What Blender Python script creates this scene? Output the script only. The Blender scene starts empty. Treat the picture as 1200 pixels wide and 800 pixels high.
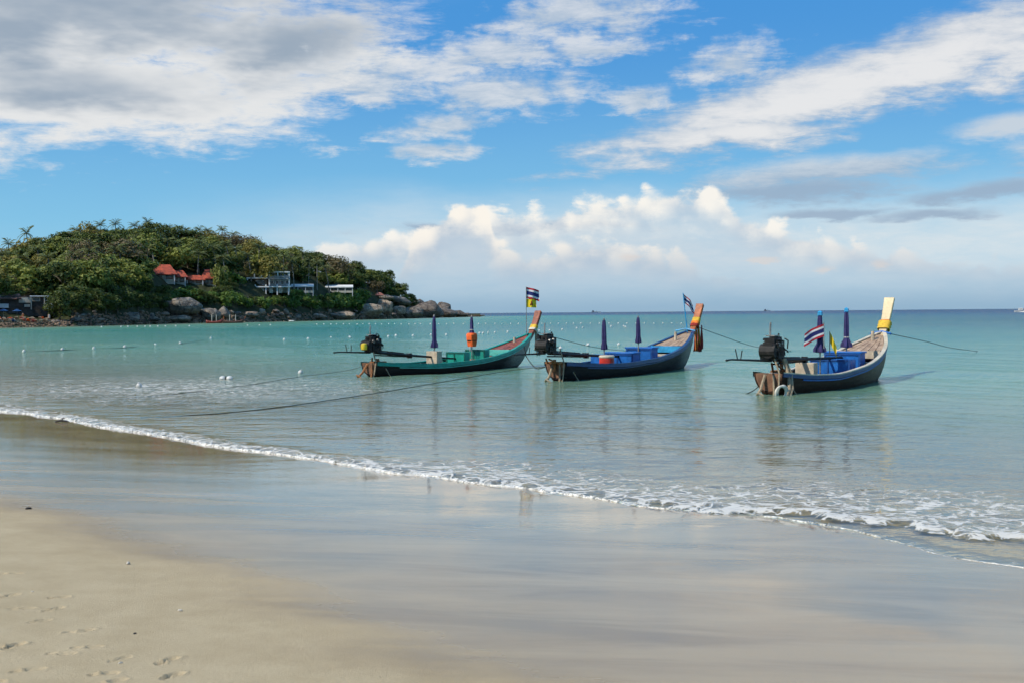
import bpy, math, random
import numpy as np
from mathutils import Vector, Matrix, noise as mnoise

scene = bpy.context.scene
COL = scene.collection
R = math.radians
random.seed(7)
RNG = np.random.default_rng(7)

# ------------------------------------------------------------------ camera
W, H, F, CH = 1200, 800, 1413.0, 2.2
ROLL = math.atan2(0.008, 1); PITCH = math.atan2(33.3, F)
cam = bpy.data.cameras.new('camera'); camo = bpy.data.objects.new('camera', cam); COL.objects.link(camo)
cam.sensor_width = 36.0; cam.lens = 36.0 * F / W; cam.clip_start = 0.1; cam.clip_end = 60000
camo.matrix_world = (Matrix.Translation((0, 0, CH)) @ Matrix.Rotation(R(90) - PITCH, 4, 'X') @ Matrix.Rotation(-ROLL, 4, 'Z'))
scene.camera = camo

# ------------------------------------------------------------------ colour management
vs = scene.view_settings
vs.view_transform = 'Standard'; vs.look = 'None'; vs.gamma = 1.0; vs.exposure = 0.0; vs.use_curve_mapping = False
scene.cycles.use_adaptive_sampling = True; scene.cycles.adaptive_threshold = 0.03; scene.cycles.adaptive_min_samples = 10
scene.cycles.max_bounces = 8; scene.cycles.transparent_max_bounces = 16
scene.cycles.diffuse_bounces = 3; scene.cycles.glossy_bounces = 4
scene.cycles.caustics_reflective = False; scene.cycles.caustics_refractive = False

# ------------------------------------------------------------------ directions and pixels
def ray(px, py):
    u = px - 600; v = 400 - py
    c, s = math.cos(ROLL), math.sin(ROLL)
    uu = u * c + v * s; vv = -u * s + v * c
    cp, sp = math.cos(-PITCH), math.sin(-PITCH)
    return np.array([uu, F * cp - vv * sp, F * sp + vv * cp]) / F
def gp(px, py, z=0.0):
    d = ray(px, py); t = (z - CH) / d[2]
    return np.array([d[0] * t, d[1] * t, z])
def at(px, py, dist):                    # the point on a pixel's ray at a given forward distance
    d = ray(px, py); t = dist / d[1]
    return np.array([d[0] * t, d[1] * t, CH + d[2] * t])
def hor(px): return 371.5 - 0.008 * px
def sky(px, py):                         # pixel -> (azimuth, elevation) in sky units of 1/1413 rad
    d = ray(px, py)
    return math.atan2(d[0], d[1]) * 1413, math.atan2(d[2], math.hypot(d[0], d[1])) * 1413

# ------------------------------------------------------------------ node helper
class NT:
    def __init__(s, tree): s.t = tree
    def n(s, typ, **kw):
        nd = s.t.nodes.new(typ)
        for k, v in kw.items(): setattr(nd, k, v)
        return nd
    def put(s, sock, v):
        if isinstance(v, E_): s.t.links.new(v.o, sock)
        elif isinstance(v, bpy.types.NodeSocket): s.t.links.new(v, sock)
        else: sock.default_value = v
    def m(s, op, a, b=None, c=None, clamp=False):
        nd = s.n('ShaderNodeMath', operation=op, use_clamp=clamp)
        for i, v in enumerate((a, b, c)):
            if v is not None: s.put(nd.inputs[i], v)
        return E_(s, nd.outputs[0])
    def smooth(s, x, lo, hi, a=0.0, b=1.0):
        nd = s.n('ShaderNodeMapRange', interpolation_type='SMOOTHSTEP')
        s.put(nd.inputs['Value'], x); s.put(nd.inputs['From Min'], lo); s.put(nd.inputs['From Max'], hi)
        s.put(nd.inputs['To Min'], a); s.put(nd.inputs['To Max'], b)
        return E_(s, nd.outputs[0])
    def lin(s, x, lo, hi, a=0.0, b=1.0):
        nd = s.n('ShaderNodeMapRange', clamp=True)
        s.put(nd.inputs['Value'], x); s.put(nd.inputs['From Min'], lo); s.put(nd.inputs['From Max'], hi)
        s.put(nd.inputs['To Min'], a); s.put(nd.inputs['To Max'], b)
        return E_(s, nd.outputs[0])
    def noise(s, vec, scale, detail=4, rough=0.55, dist=0.0, typ='FBM'):
        nd = s.n('ShaderNodeTexNoise', noise_dimensions='3D')
        s.put(nd.inputs['Vector'], vec); nd.inputs['Scale'].default_value = scale
        nd.inputs['Detail'].default_value = detail; nd.inputs['Roughness'].default_value = rough
        nd.inputs['Distortion'].default_value = dist
        return E_(s, nd.outputs['Fac'])
    def voro(s, vec, scale, feature='F1', rnd=1.0):
        nd = s.n('ShaderNodeTexVoronoi', feature=feature)
        s.put(nd.inputs['Vector'], vec); nd.inputs['Scale'].default_value = scale
        nd.inputs['Randomness'].default_value = rnd
        return E_(s, nd.outputs['Distance'])
    def comb(s, x, y, z):
        nd = s.n('ShaderNodeCombineXYZ')
        for i, v in enumerate((x, y, z)): s.put(nd.inputs[i], v)
        return E_(s, nd.outputs[0])
    def sep(s, v):
        nd = s.n('ShaderNodeSeparateXYZ'); s.put(nd.inputs[0], v)
        return [E_(s, o) for o in nd.outputs]
    def vscale(s, v, k):
        nd = s.n('ShaderNodeVectorMath', operation='MULTIPLY'); s.put(nd.inputs[0], v); nd.inputs[1].default_value = k
        return E_(s, nd.outputs[0])
    def vadd(s, v, k):
        nd = s.n('ShaderNodeVectorMath', operation='ADD'); s.put(nd.inputs[0], v); s.put(nd.inputs[1], k)
        return E_(s, nd.outputs[0])
    def mix(s, f, a, b, blend='MIX'):
        nd = s.n('ShaderNodeMix', data_type='RGBA', blend_type=blend)
        s.put(nd.inputs['Factor'], f)
        for sock, v in ((nd.inputs[6], a), (nd.inputs[7], b)):
            s.put(sock, (*v, 1.0) if isinstance(v, tuple) and len(v) == 3 else v)
        return E_(s, nd.outputs[2])
    def ramp(s, f, stops, interp='LINEAR'):
        nd = s.n('ShaderNodeValToRGB'); cr = nd.color_ramp; cr.interpolation = interp
        while len(cr.elements) < len(stops): cr.elements.new(0.5)
        for e, (p, c) in zip(cr.elements, stops): e.position = p; e.color = (*c, 1.0)
        s.put(nd.inputs[0], f)
        return E_(s, nd.outputs[0])
    def curve(s, x, pts):                # pts: (x, y) in 0..1
        nd = s.n('ShaderNodeFloatCurve'); cm = nd.mapping; c = cm.curves[0]
        c.points[0].location = pts[0]; c.points[1].location = pts[-1]
        for p in pts[1:-1]: c.points.new(*p)
        cm.update(); s.put(nd.inputs['Value'], x)
        return E_(s, nd.outputs[0])
    def attr(s, name):
        nd = s.n('ShaderNodeAttribute', attribute_name=name)
        return E_(s, nd.outputs['Fac'])
    def bump(s, h, strength, dist):
        nd = s.n('ShaderNodeBump'); s.put(nd.inputs['Height'], h)
        s.put(nd.inputs['Strength'], strength); s.put(nd.inputs['Distance'], dist)
        return E_(s, nd.outputs[0])
class E_:
    def __init__(s, nt, o): s.nt = nt; s.o = o
    def __add__(s, b): return s.nt.m('ADD', s, b)
    __radd__ = __add__
    def __mul__(s, b): return s.nt.m('MULTIPLY', s, b)
    __rmul__ = __mul__
    def __sub__(s, b): return s.nt.m('SUBTRACT', s, b)
    def __rsub__(s, b): return s.nt.m('SUBTRACT', b, s)
    def __truediv__(s, b): return s.nt.m('DIVIDE', s, b)
    def max(s, b): return s.nt.m('MAXIMUM', s, b)
    def min(s, b): return s.nt.m('MINIMUM', s, b)
    def clamp(s): return s.nt.m('ADD', s, 0.0, clamp=True)
    def pow(s, b): return s.nt.m('POWER', s, b)
    def sqrt(s): return s.nt.m('SQRT', s)

def srgb(r, g, b):
    return tuple(((c / 255) / 12.92 if c / 255 <= 0.04045 else ((c / 255 + 0.055) / 1.055) ** 2.4) for c in (r, g, b))

# ------------------------------------------------------------------ sky and sun
SUN_AZ, SUN_EL = R(-122), R(46)
SKY_STRENGTH = 0.1
world = bpy.data.worlds.new('World'); scene.world = world; world.use_nodes = True
def build_sky():
    t = NT(world.node_tree)
    bg = world.node_tree.nodes['Background']
    sk = t.n('ShaderNodeTexSky', sky_type='NISHITA'); sk.sun_disc = False
    sk.sun_elevation = SUN_EL; sk.sun_rotation = SUN_AZ
    sk.air_density = 1.0; sk.dust_density = 0.3; sk.ozone_density = 3.0; sk.altitude = 0
    gen = t.n('ShaderNodeTexCoord').outputs['Generated']
    x, y, z = t.sep(gen)
    az = t.m('ARCTAN2', x, y) * 1413.0
    el = t.m('ARCSINE', z) * 1413.0
    # noise fields on the direction itself, stretched along the horizon
    n_big = t.noise(t.vscale(gen, (1, 1, 3.0)), 8.0, 4, 0.6)
    n_str = t.noise(t.vscale(gen, (1, 1, 4.2)), 21.0, 5, 0.66, 0.25)        # streaky
    n_puff = t.noise(t.vscale(gen, (1, 1, 1.25)), 36.0, 5, 0.6)
    wx = az + (n_big - 0.5) * 110.0
    wy = el + (n_big - 0.5) * 46.0 + (n_str - 0.5) * 16.0
    def ell(px, py, rx, ry, ang=0.0):
        cx, cy = sky(px, py); c, s = math.cos(R(ang)), math.sin(R(ang))
        mp = t.n('ShaderNodeMapping', vector_type='TEXTURE'); t.put(mp.inputs['Vector'], wxy)
        mp.inputs['Location'].default_value = (cx, cy, 0); mp.inputs['Rotation'].default_value = (0, 0, R(ang)); mp.inputs['Scale'].default_value = (rx, ry, 1)
        ln = t.n('ShaderNodeVectorMath', operation='LENGTH'); t.put(ln.inputs[0], mp.outputs[0])
        return E_(t, ln.outputs['Value'])
    def union(lst):
        d = ell(*lst[0])
        for e in lst[1:]: d = d.min(ell(*e))
        return 1.0 - d
    wxy = t.comb(wx, wy, 0.0)
    # general broken cloud outside the placed banks, the whole sky round
    up = z.max(0.03)
    n_gen = t.noise(t.comb(x / (up + 0.12), y / (up + 0.12), 0.0), 1.3, 5, 0.6)
    inframe = t.smooth(t.m('ABSOLUTE', az), 520.0, 900.0, 1.0, 0.0) * t.smooth(el, 330.0, 560.0, 1.0, 0.0)
    gen_a = t.smooth(n_gen, 0.50, 0.70) * (1.0 - inframe) * t.smooth(el, 40.0, 160.0) * 0.85
    # stratus sheets
    big = union([(40, 30, 420, 95, 3), (110, 112, 290, 62, 0), (330, 62, 150, 62, 8), (-260, 60, 400, 120, 0)])
    ragged = union([(450, 90, 150, 44, 4), (590, 112, 130, 36, 2), (520, 150, 115, 19, 3), (505, 178, 70, 13, 0), (740, 118, 66, 17, 0),
                    (680, 22, 150, 50, 2), (690, 62, 110, 18, 0), (850, 78, 80, 34, 14), (590, 60, 120, 26, 0)])
    diag = union([(955, 112, 300, 46, 14), (1110, 62, 220, 50, 14), (1330, 10, 260, 62, 14), (845, 160, 175, 26, 3)])
    lent = union([(985, 200, 175, 22, 1), (930, 224, 150, 20, 1), (1090, 252, 80, 9, 2), (1165, 223, 120, 13, 4),
                  (1180, 152, 90, 22, 6), (1290, 160, 140, 40, 6), (980, 250, 90, 8, 0), (600, 268, 190, 9, 0), (510, 265, 60, 6, 0)])
    nz = (n_big - 0.5) * 0.9 + (n_str - 0.5) * 1.5 + (n_puff - 0.5) * 0.55
    a_big = t.smooth(big + nz * 0.85, -0.12, 0.50) * 0.98
    a_rag = t.smooth(ragged + (nz + (n_puff - 0.5) * 0.8) * 1.2, -0.02, 0.85) * 0.82
    a_dia = t.smooth(diag + nz * 0.85, -0.05, 0.62) * 0.93
    a_len = t.smooth(lent + nz * 0.8, -0.05, 0.75) * 0.85
    # thin veil behind the cumulus and grey haze over the horizon
    veil = t.smooth(el + (n_big - 0.5) * 50.0, 78.0, 165.0, 1.0, 0.0) * t.smooth(az + (n_big - 0.5) * 260.0, -460.0, -60.0)
    veil = (veil * (0.42 + n_str * 0.85)).clamp() * t.smooth(az, 1300.0, 2200.0, 1.0, 0.0) * t.smooth(el, 0.0, 66.0, 0.15, 1.0)
    haze = t.smooth(el, 0.0, 112.0, 1.0, 0.0)
    # cumulus banks: billowing top edges over the horizon
    vor = t.voro(t.vadd(gen, t.vscale(t.comb(n_puff, n_str, n_big), (0.022, 0.022, 0.022))), 60.0, 'SMOOTH_F1')
    bill = (0.55 - vor) * 30.0 + (n_puff - 0.5) * 46.0
    def bank(prof, lo, hi):
        def nx(p): return (sky(p, 300)[0] + 800) / 1600
        pts = [(0.0, 0.0)] + [(nx(a), sky(600, b)[1] / 200) for a, b in prof] + [(1.0, 0.0)]
        return t.curve((az + 800.0) / 1600.0, pts) * 200.0 - el + bill
    back = bank([(250, 345), (330, 318), (380, 292), (425, 282), (470, 272), (520, 258), (560, 246), (600, 246), (640, 250), (660, 243), (700, 238), (745, 234),
                 (800, 226), (832, 230), (868, 252), (920, 272), (1000, 292), (1100, 310), (1300, 330)], 0, 0)
    front = bank([(420, 372), (455, 340), (478, 296), (492, 268), (508, 262), (525, 244), (560, 240), (575, 262), (600, 296), (640, 300), (660, 286), (700, 282), (740, 290), (780, 300), (830, 320), (900, 345), (1000, 352), (1300, 360)], 0, 0)
    K = 1.0 / SKY_STRENGTH
    def col(r, g, b, k=1.0):
        c = srgb(r, g, b); return tuple(v * K * k for v in c)
    # colours, in sky units (the Background scales them)
    base = t.mix(0.86, sk.outputs[0], t.mix(t.smooth(el, 20.0, 350.0), col(132, 202, 236), col(66, 150, 222)))
    c = t.mix(haze * 0.85, base, t.mix(t.smooth(el, 0.0, 70.0), col(134, 167, 195), col(166, 200, 224)))
    c = t.mix(veil * 0.90, c, col(220, 228, 232))
    c = t.mix(gen_a, c, t.mix(t.smooth(n_gen, 0.55, 0.85), col(232, 233, 234), col(176, 187, 198)))
    sh_big = t.smooth(big + (n_big - 0.5) * 1.6 + (n_str - 0.5) * 0.25 + (wy - 300.0) / 260.0, 0.10, 0.95)
    c = t.mix(a_big, c, t.mix(sh_big, col(230, 231, 231), col(156, 171, 187)))
    c = t.mix(a_rag, c, t.mix(t.smooth(n_str, 0.35, 0.7), col(190, 202, 214), col(226, 228, 230)))
    c = t.mix(a_len, c, t.mix(t.smooth(wy + (n_str - 0.5) * 40.0, 136.0, 176.0), col(154, 175, 198), col(208, 215, 222)))
    c = t.mix(a_dia, c, t.mix(t.smooth(diag + (n_str - 0.5) * 1.6 + (n_puff - 0.5) * 0.5 + (n_big - 0.5) * 1.2, 0.0, 1.0), col(178, 192, 208), col(236, 235, 234)))
    tex = (0.50 - vor) * 1.5 + (n_puff - 0.5) * 2.4
    lowfade = t.smooth(el, 10.0, 100.0, 0.88, 0.0)
    for d_, fade, warm in ((back, 52.0, (250, 246, 238)), (front, 64.0, (251, 245, 235))):
        lit = t.smooth(tex - (d_ - 14.0) * 0.018, -0.75, 0.45)
        cc = t.mix(lit, col(184, 200, 216), col(*warm))
        cc = t.mix(lowfade, cc, col(142, 168, 196))
        c = t.mix(t.smooth(d_ + (n_str - 0.5) * 16.0, -2.0, 13.0) * t.smooth(d_ - tex * 26.0, 10.0, fade, 0.96, 0.34) * t.smooth(el, 6.0, 80.0), c, cc)
    # small separate puffs low over the sea
    puffs = union([(966, 318, 15, 9, 0), (1021, 317, 20, 12, 0), (740, 303, 30, 7, 0), (905, 300, 26, 5, 0)])
    c = t.mix(t.smooth(puffs + nz * 1.5, 0.0, 0.8) * 0.55, c, col(222, 212, 206))
    world.node_tree.links.new(c.o, bg.inputs[0]); bg.inputs[1].default_value = SKY_STRENGTH
build_sky()
world.cycles.sampling_method = 'MANUAL'; world.cycles.sample_map_resolution = 512

sun = bpy.data.lights.new('sun', 'SUN'); sun.energy = 4.4; sun.angle = R(0.53); sun.color = (1.0, 0.93, 0.81)
suno = bpy.data.objects.new('sun', sun); COL.objects.link(suno)
sdir = Vector((math.sin(SUN_AZ) * math.cos(SUN_EL), math.cos(SUN_AZ) * math.cos(SUN_EL), math.sin(SUN_EL)))
suno.rotation_euler = sdir.to_track_quat('Z', 'Y').to_euler(); suno.location = (-40, -40, 60)

# ------------------------------------------------------------------ object helpers
def new_mesh(name, verts, faces, smooth=False):
    me = bpy.data.meshes.new(name)
    me.from_pydata([tuple(map(float, v)) for v in verts], [], faces); me.update()
    if smooth: me.polygons.foreach_set('use_smooth', [True] * len(me.polygons))
    return me
def grid_mesh(name, P, smooth=True, wrap=False):        # P: (rows, cols, 3)
    n, m = P.shape[:2]
    me = bpy.data.meshes.new(name)
    idx = np.arange(n * m).reshape(n, m)
    if wrap: idx = np.concatenate([idx, idx[:, :1]], 1)
    q = np.stack([idx[:-1, :-1], idx[:-1, 1:], idx[1:, 1:], idx[1:, :-1]], -1).reshape(-1, 4)
    me.vertices.add(n * m); me.vertices.foreach_set('co', P.reshape(-1).astype(np.float32))
    me.loops.add(q.size); me.loops.foreach_set('vertex_index', q.reshape(-1).astype(np.int32))
    me.polygons.add(len(q)); me.polygons.foreach_set('loop_start', np.arange(0, q.size, 4, dtype=np.int32))
    me.polygons.foreach_set('loop_total', np.full(len(q), 4, np.int32))
    me.polygons.foreach_set('use_smooth', np.full(len(q), smooth))
    me.update(calc_edges=True); me.validate()
    return me
def set_attr(me, name, arr):
    a = me.attributes.new(name, 'FLOAT', 'POINT'); a.data.foreach_set('value', np.asarray(arr, np.float32).reshape(-1))
def link(name, me, mat=None, parent=None, loc=None):
    o = bpy.data.objects.new(name, me); COL.objects.link(o)
    if mat is not None and me is not None:
        idx_ = [q.material_index for q in me.polygons] if isinstance(mat, (list, tuple)) else None
        me.materials.clear()
        for mm in (mat if isinstance(mat, (list, tuple)) else [mat]): me.materials.append(mm)
        if idx_: me.polygons.foreach_set('material_index', idx_)
    if parent: o.parent = parent
    if loc is not None: o.location = loc
    return o
def tag(o, label=None, cat=None, group=None, kind=None):
    if label: o['label'] = label
    if cat: o['category'] = cat
    if group: o['group'] = group
    if kind: o['kind'] = kind
    return o
def thing(name, label, cat, loc=(0, 0, 0), rz=0.0, group=None):
    o = bpy.data.objects.new(name, None); COL.objects.link(o); o.empty_display_size = 0.2
    o.location = tuple(map(float, loc)); o.rotation_euler = (0, 0, rz)
    return tag(o, label, cat, group)
def copy_tree(o, parent=None):
    c = o.copy(); COL.objects.link(c); c.parent = parent
    for ch in [k for k in bpy.data.objects if k.parent == o]: copy_tree(ch, c)
    return c
class MB:
    def __init__(s): s.v = []; s.f = []; s.mi = []
    def add(s, verts, faces, mi=0):
        b = len(s.v); s.v += [tuple(map(float, p)) for p in verts]
        s.f += [tuple(i + b for i in f) for f in faces]; s.mi += [mi] * len(faces); return s
    def box(s, c, d, rz=0.0, ry=0.0, mi=0, rx=0.0):
        M = Matrix.Translation(c) @ Matrix.Rotation(rz, 4, 'Z') @ Matrix.Rotation(ry, 4, 'Y') @ Matrix.Rotation(rx, 4, 'X')
        vv = [M @ Vector((sx * d[0] / 2, sy * d[1] / 2, sz * d[2] / 2)) for sx in (-1, 1) for sy in (-1, 1) for sz in (-1, 1)]
        return s.add(vv, [(0, 1, 3, 2), (4, 6, 7, 5), (0, 4, 5, 1), (2, 3, 7, 6), (0, 2, 6, 4), (1, 5, 7, 3)], mi)
    def tube(s, pts, rad, n=8, mi=0, cap=True, flat=1.0):
        pts = [Vector(tuple(map(float, p))) for p in pts]; k = len(pts)
        rad = rad if isinstance(rad, (list, tuple)) else [rad] * k
        rings = []; up = None
        for i, p in enumerate(pts):
            tg = (pts[min(i + 1, k - 1)] - pts[max(i - 1, 0)]).normalized()
            ref = Vector((0, 0, 1)) if abs(tg.z) < 0.9 else Vector((1, 0, 0))
            if up is not None: ref = up
            a = tg.cross(ref)
            a = a.normalized() if a.length > 1e-6 else tg.orthogonal().normalized()
            b = a.cross(tg).normalized(); up = b
            rings.append([p + (a * math.cos(2 * math.pi * j / n) + b * flat * math.sin(2 * math.pi * j / n)) * rad[i] for j in range(n)])
        vv = [q for r in rings for q in r]; ff = []
        for i in range(k - 1):
            for j in range(n):
                ff.append((i * n + j, i * n + (j + 1) % n, (i + 1) * n + (j + 1) % n, (i + 1) * n + j))
        if cap: ff += [tuple(range(n - 1, -1, -1)), tuple((k - 1) * n + j for j in range(n))]
        return s.add(vv, ff, mi)
    def cyl(s, a, b, r, n=12, mi=0): return s.tube([a, b], r, n, mi)
    def lathe(s, prof, c=(0, 0, 0), n=16, mi=0, fold=None):
        vv = []; ff = []
        for r, z in prof:
            for j in range(n):
                a = 2 * math.pi * j / n; rr = r * (fold(a, z) if fold else 1.0)
                vv.append((c[0] + rr * math.cos(a), c[1] + rr * math.sin(a), c[2] + z))
        for i in range(len(prof) - 1):
            for j in range(n): ff.append((i * n + j, i * n + (j + 1) % n, (i + 1) * n + (j + 1) % n, (i + 1) * n + j))
        ff += [tuple(range(n - 1, -1, -1)), tuple((len(prof) - 1) * n + j for j in range(n))]
        return s.add(vv, ff, mi)
    def torus(s, c, axis, Rr, r, n=20, m=8, mi=0):
        ax = Vector(axis).normalized(); u = ax.orthogonal().normalized(); w = ax.cross(u)
        vv = []; ff = []
        for i in range(n):
            a = 2 * math.pi * i / n; d = u * math.cos(a) + w * math.sin(a)
            for j in range(m):
                b = 2 * math.pi * j / m
                vv.append(Vector(c) + d * (Rr + r * math.cos(b)) + ax * r * math.sin(b))
        for i in range(n):
            for j in range(m):
                ff.append((i * m + j, ((i + 1) % n) * m + j, ((i + 1) % n) * m + (j + 1) % m, i * m + (j + 1) % m))
        return s.add(vv, ff, mi)
    def mesh(s, name, smooth=False):
        me = new_mesh(name, s.v, s.f, smooth)
        if any(s.mi): me.polygons.foreach_set('material_index', s.mi)
        if smooth: me.set_sharp_from_angle(angle=R(40))
        return me
    def build(s, name, mat, parent=None, smooth=True, bevel=0.0):
        o = link(name, s.mesh(name, smooth), mat, parent)
        if bevel:
            b = o.modifiers.new('bevel', 'BEVEL'); b.width = bevel; b.segments = 2; b.limit_method = 'ANGLE'; b.angle_limit = R(40)
        return o
MATS = {}
def mat(name, c, rough=0.6, var=0.15, scale=6.0, bump=0.0, c2=None, spec=0.4, metal=0.0, coat=0.0, c3=None, rock=False):
    """plain material: colour broken up by two noises in object space"""
    if name in MATS: return MATS[name]
    m = bpy.data.materials.new(name); m.use_nodes = True; t = NT(m.node_tree)
    b = m.node_tree.nodes['Principled BSDF']
    co = t.n('ShaderNodeTexCoord').outputs['Object']
    if rock: co = t.vscale(t.n('ShaderNodeNewGeometry').outputs['Position'], (1, 1, 1.6))
    n1 = t.noise(co, scale, 5, 0.6); n2 = t.noise(co, scale * 5.3, 3, 0.6)
    if rock: crk = t.smooth(t.voro(t.vadd(co, t.vscale(t.comb(n1, n2, n1), (1.5, 1.5, 1.5))), 0.32, 'DISTANCE_TO_EDGE'), 0.0, 0.09)
    d = c2 or tuple(v * (1 - 2.2 * var) for v in c)
    u = tuple(min(1, v * (1 + var)) for v in c)
    f = t.smooth(n1 * 0.7 + n2 * 0.3, 0.33, 0.67)
    base = t.mix(f, d, u)
    if c3: base = t.mix(t.smooth(n2 * 0.6 + n1 * 0.4, 0.56, 0.64), base, c3)
    t.put(b.inputs['Base Color'], base)
    t.put(b.inputs['Roughness'], t.lin(n2, 0.3, 0.7, max(0.05, rough - 0.1), min(1, rough + 0.1)))
    b.inputs['Specular IOR Level'].default_value = spec; b.inputs['Metallic'].default_value = metal
    b.inputs['Coat Weight'].default_value = coat
    if rock: t.put(b.inputs['Normal'], t.bump(n1 * 0.9 + n2 * 0.3 + crk * 0.5, 1.0, bump))
    elif bump: t.put(b.inputs['Normal'], t.bump(n1 * 0.6 + n2 * 0.4, 1.0, bump))
    MATS[name] = m
    return m
def fbm(x, y, sc=1.0, oct_=4, seed=0.0):
    v = 0.0; a = 1.0
    for i in range(oct_):
        v += a * mnoise.noise(Vector((x * sc, y * sc, seed + i * 7.3))); sc *= 2.1; a *= 0.5
    return v

# ================================================================== THE SETTING
# ------------------------------------------------------------------ shoreline, in axes along (t) and out from (s) the beach
S2 = math.sqrt(2)
def st(p): return ((p[0] - p[1]) / S2, (p[0] + p[1]) / S2)
EDGE_PX = [(0, 482), (40, 486), (75, 491), (95, 496), (150, 505), (200, 513), (240, 521), (300, 529), (360, 537), (395, 543), (440, 552),
           (480, 556), (515, 558), (530, 563), (580, 569), (620, 574), (680, 581), (720, 587), (750, 592), (800, 597), (850, 599), (900, 604),
           (950, 612), (1000, 622), (1050, 634), (1100, 646), (1150, 657), (1200, 668)]
epts = sorted([st(gp(*p)) for p in EDGE_PX] + [st(q) for q in ((-70, 92), (-140, 190), (-190, 290), (-400, 600), (12, 1.6), (30, -17), (200, -190), (2500, -2400))])
ET = np.array([p[0] for p in epts]); ES = np.array([p[1] for p in epts])
tt_f = np.linspace(-60, 30, 3601)
es_f = np.interp(tt_f, ET, ES)
ker = np.hanning(41); ker /= ker.sum()
es_f[60:-60] = np.convolve(es_f, ker, 'same')[60:-60]
es_f += np.array([0.16 * mnoise.noise(Vector((a * 0.9, 3.1, 0))) + 0.07 * mnoise.noise(Vector((a * 2.7, 8.1, 0))) + 0.03 * mnoise.noise(Vector((a * 7.0, 1.1, 0))) for a in tt_f]) * np.clip((np.minimum(tt_f + 60, 30 - tt_f)) / 8, 0, 1)
ker2 = np.hanning(801); ker2 /= ker2.sum()
es_s = es_f.copy(); es_s[420:-420] = np.convolve(es_f, ker2, 'same')[420:-420]
def edge(t): return np.where((t > -60) & (t < 30), np.interp(t, tt_f, es_f), np.interp(t, ET, ES))
def edge_smooth(t): return np.where((t > -60) & (t < 30), np.interp(t, tt_f, es_s), np.interp(t, ET, ES))
SLOPE = 0.052
def inland(x, y):
    t = (x - y) / S2; s = (x + y) / S2
    d = edge_smooth(t) - s
    return d + (edge(t) - edge_smooth(t)) * np.exp(-np.abs(d) / 1.2)
def ground_z(x, y):
    d = inland(np.asarray(x, float), np.asarray(y, float))
    up = np.minimum(SLOPE * d, 0.9 + 0.008 * d)
    return np.where(d > 0, np.minimum(up, 2.2), np.maximum(SLOPE * d * 0.9, -4.0))
def hit(px, py):                          # where a pixel's ray meets the sloping beach
    d = ray(px, py); lo, hi = 0.5, 200.0
    for _ in range(60):
        m = (lo + hi) / 2; z = CH + d[2] * m
        if z > float(ground_z(d[0] * m, d[1] * m)): lo = m
        else: hi = m
    return np.array([d[0] * lo, d[1] * lo, CH + d[2] * lo])

def polar(az, r):
    A, Rr = np.meshgrid(np.asarray(az), np.asarray(r))
    return np.sin(A) * Rr, np.cos(A) * Rr
def geo(a, b, k):
    n = max(2, int(math.log(b / a) / math.log(k)) + 1); return list(np.geomspace(a, b, n))

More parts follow.
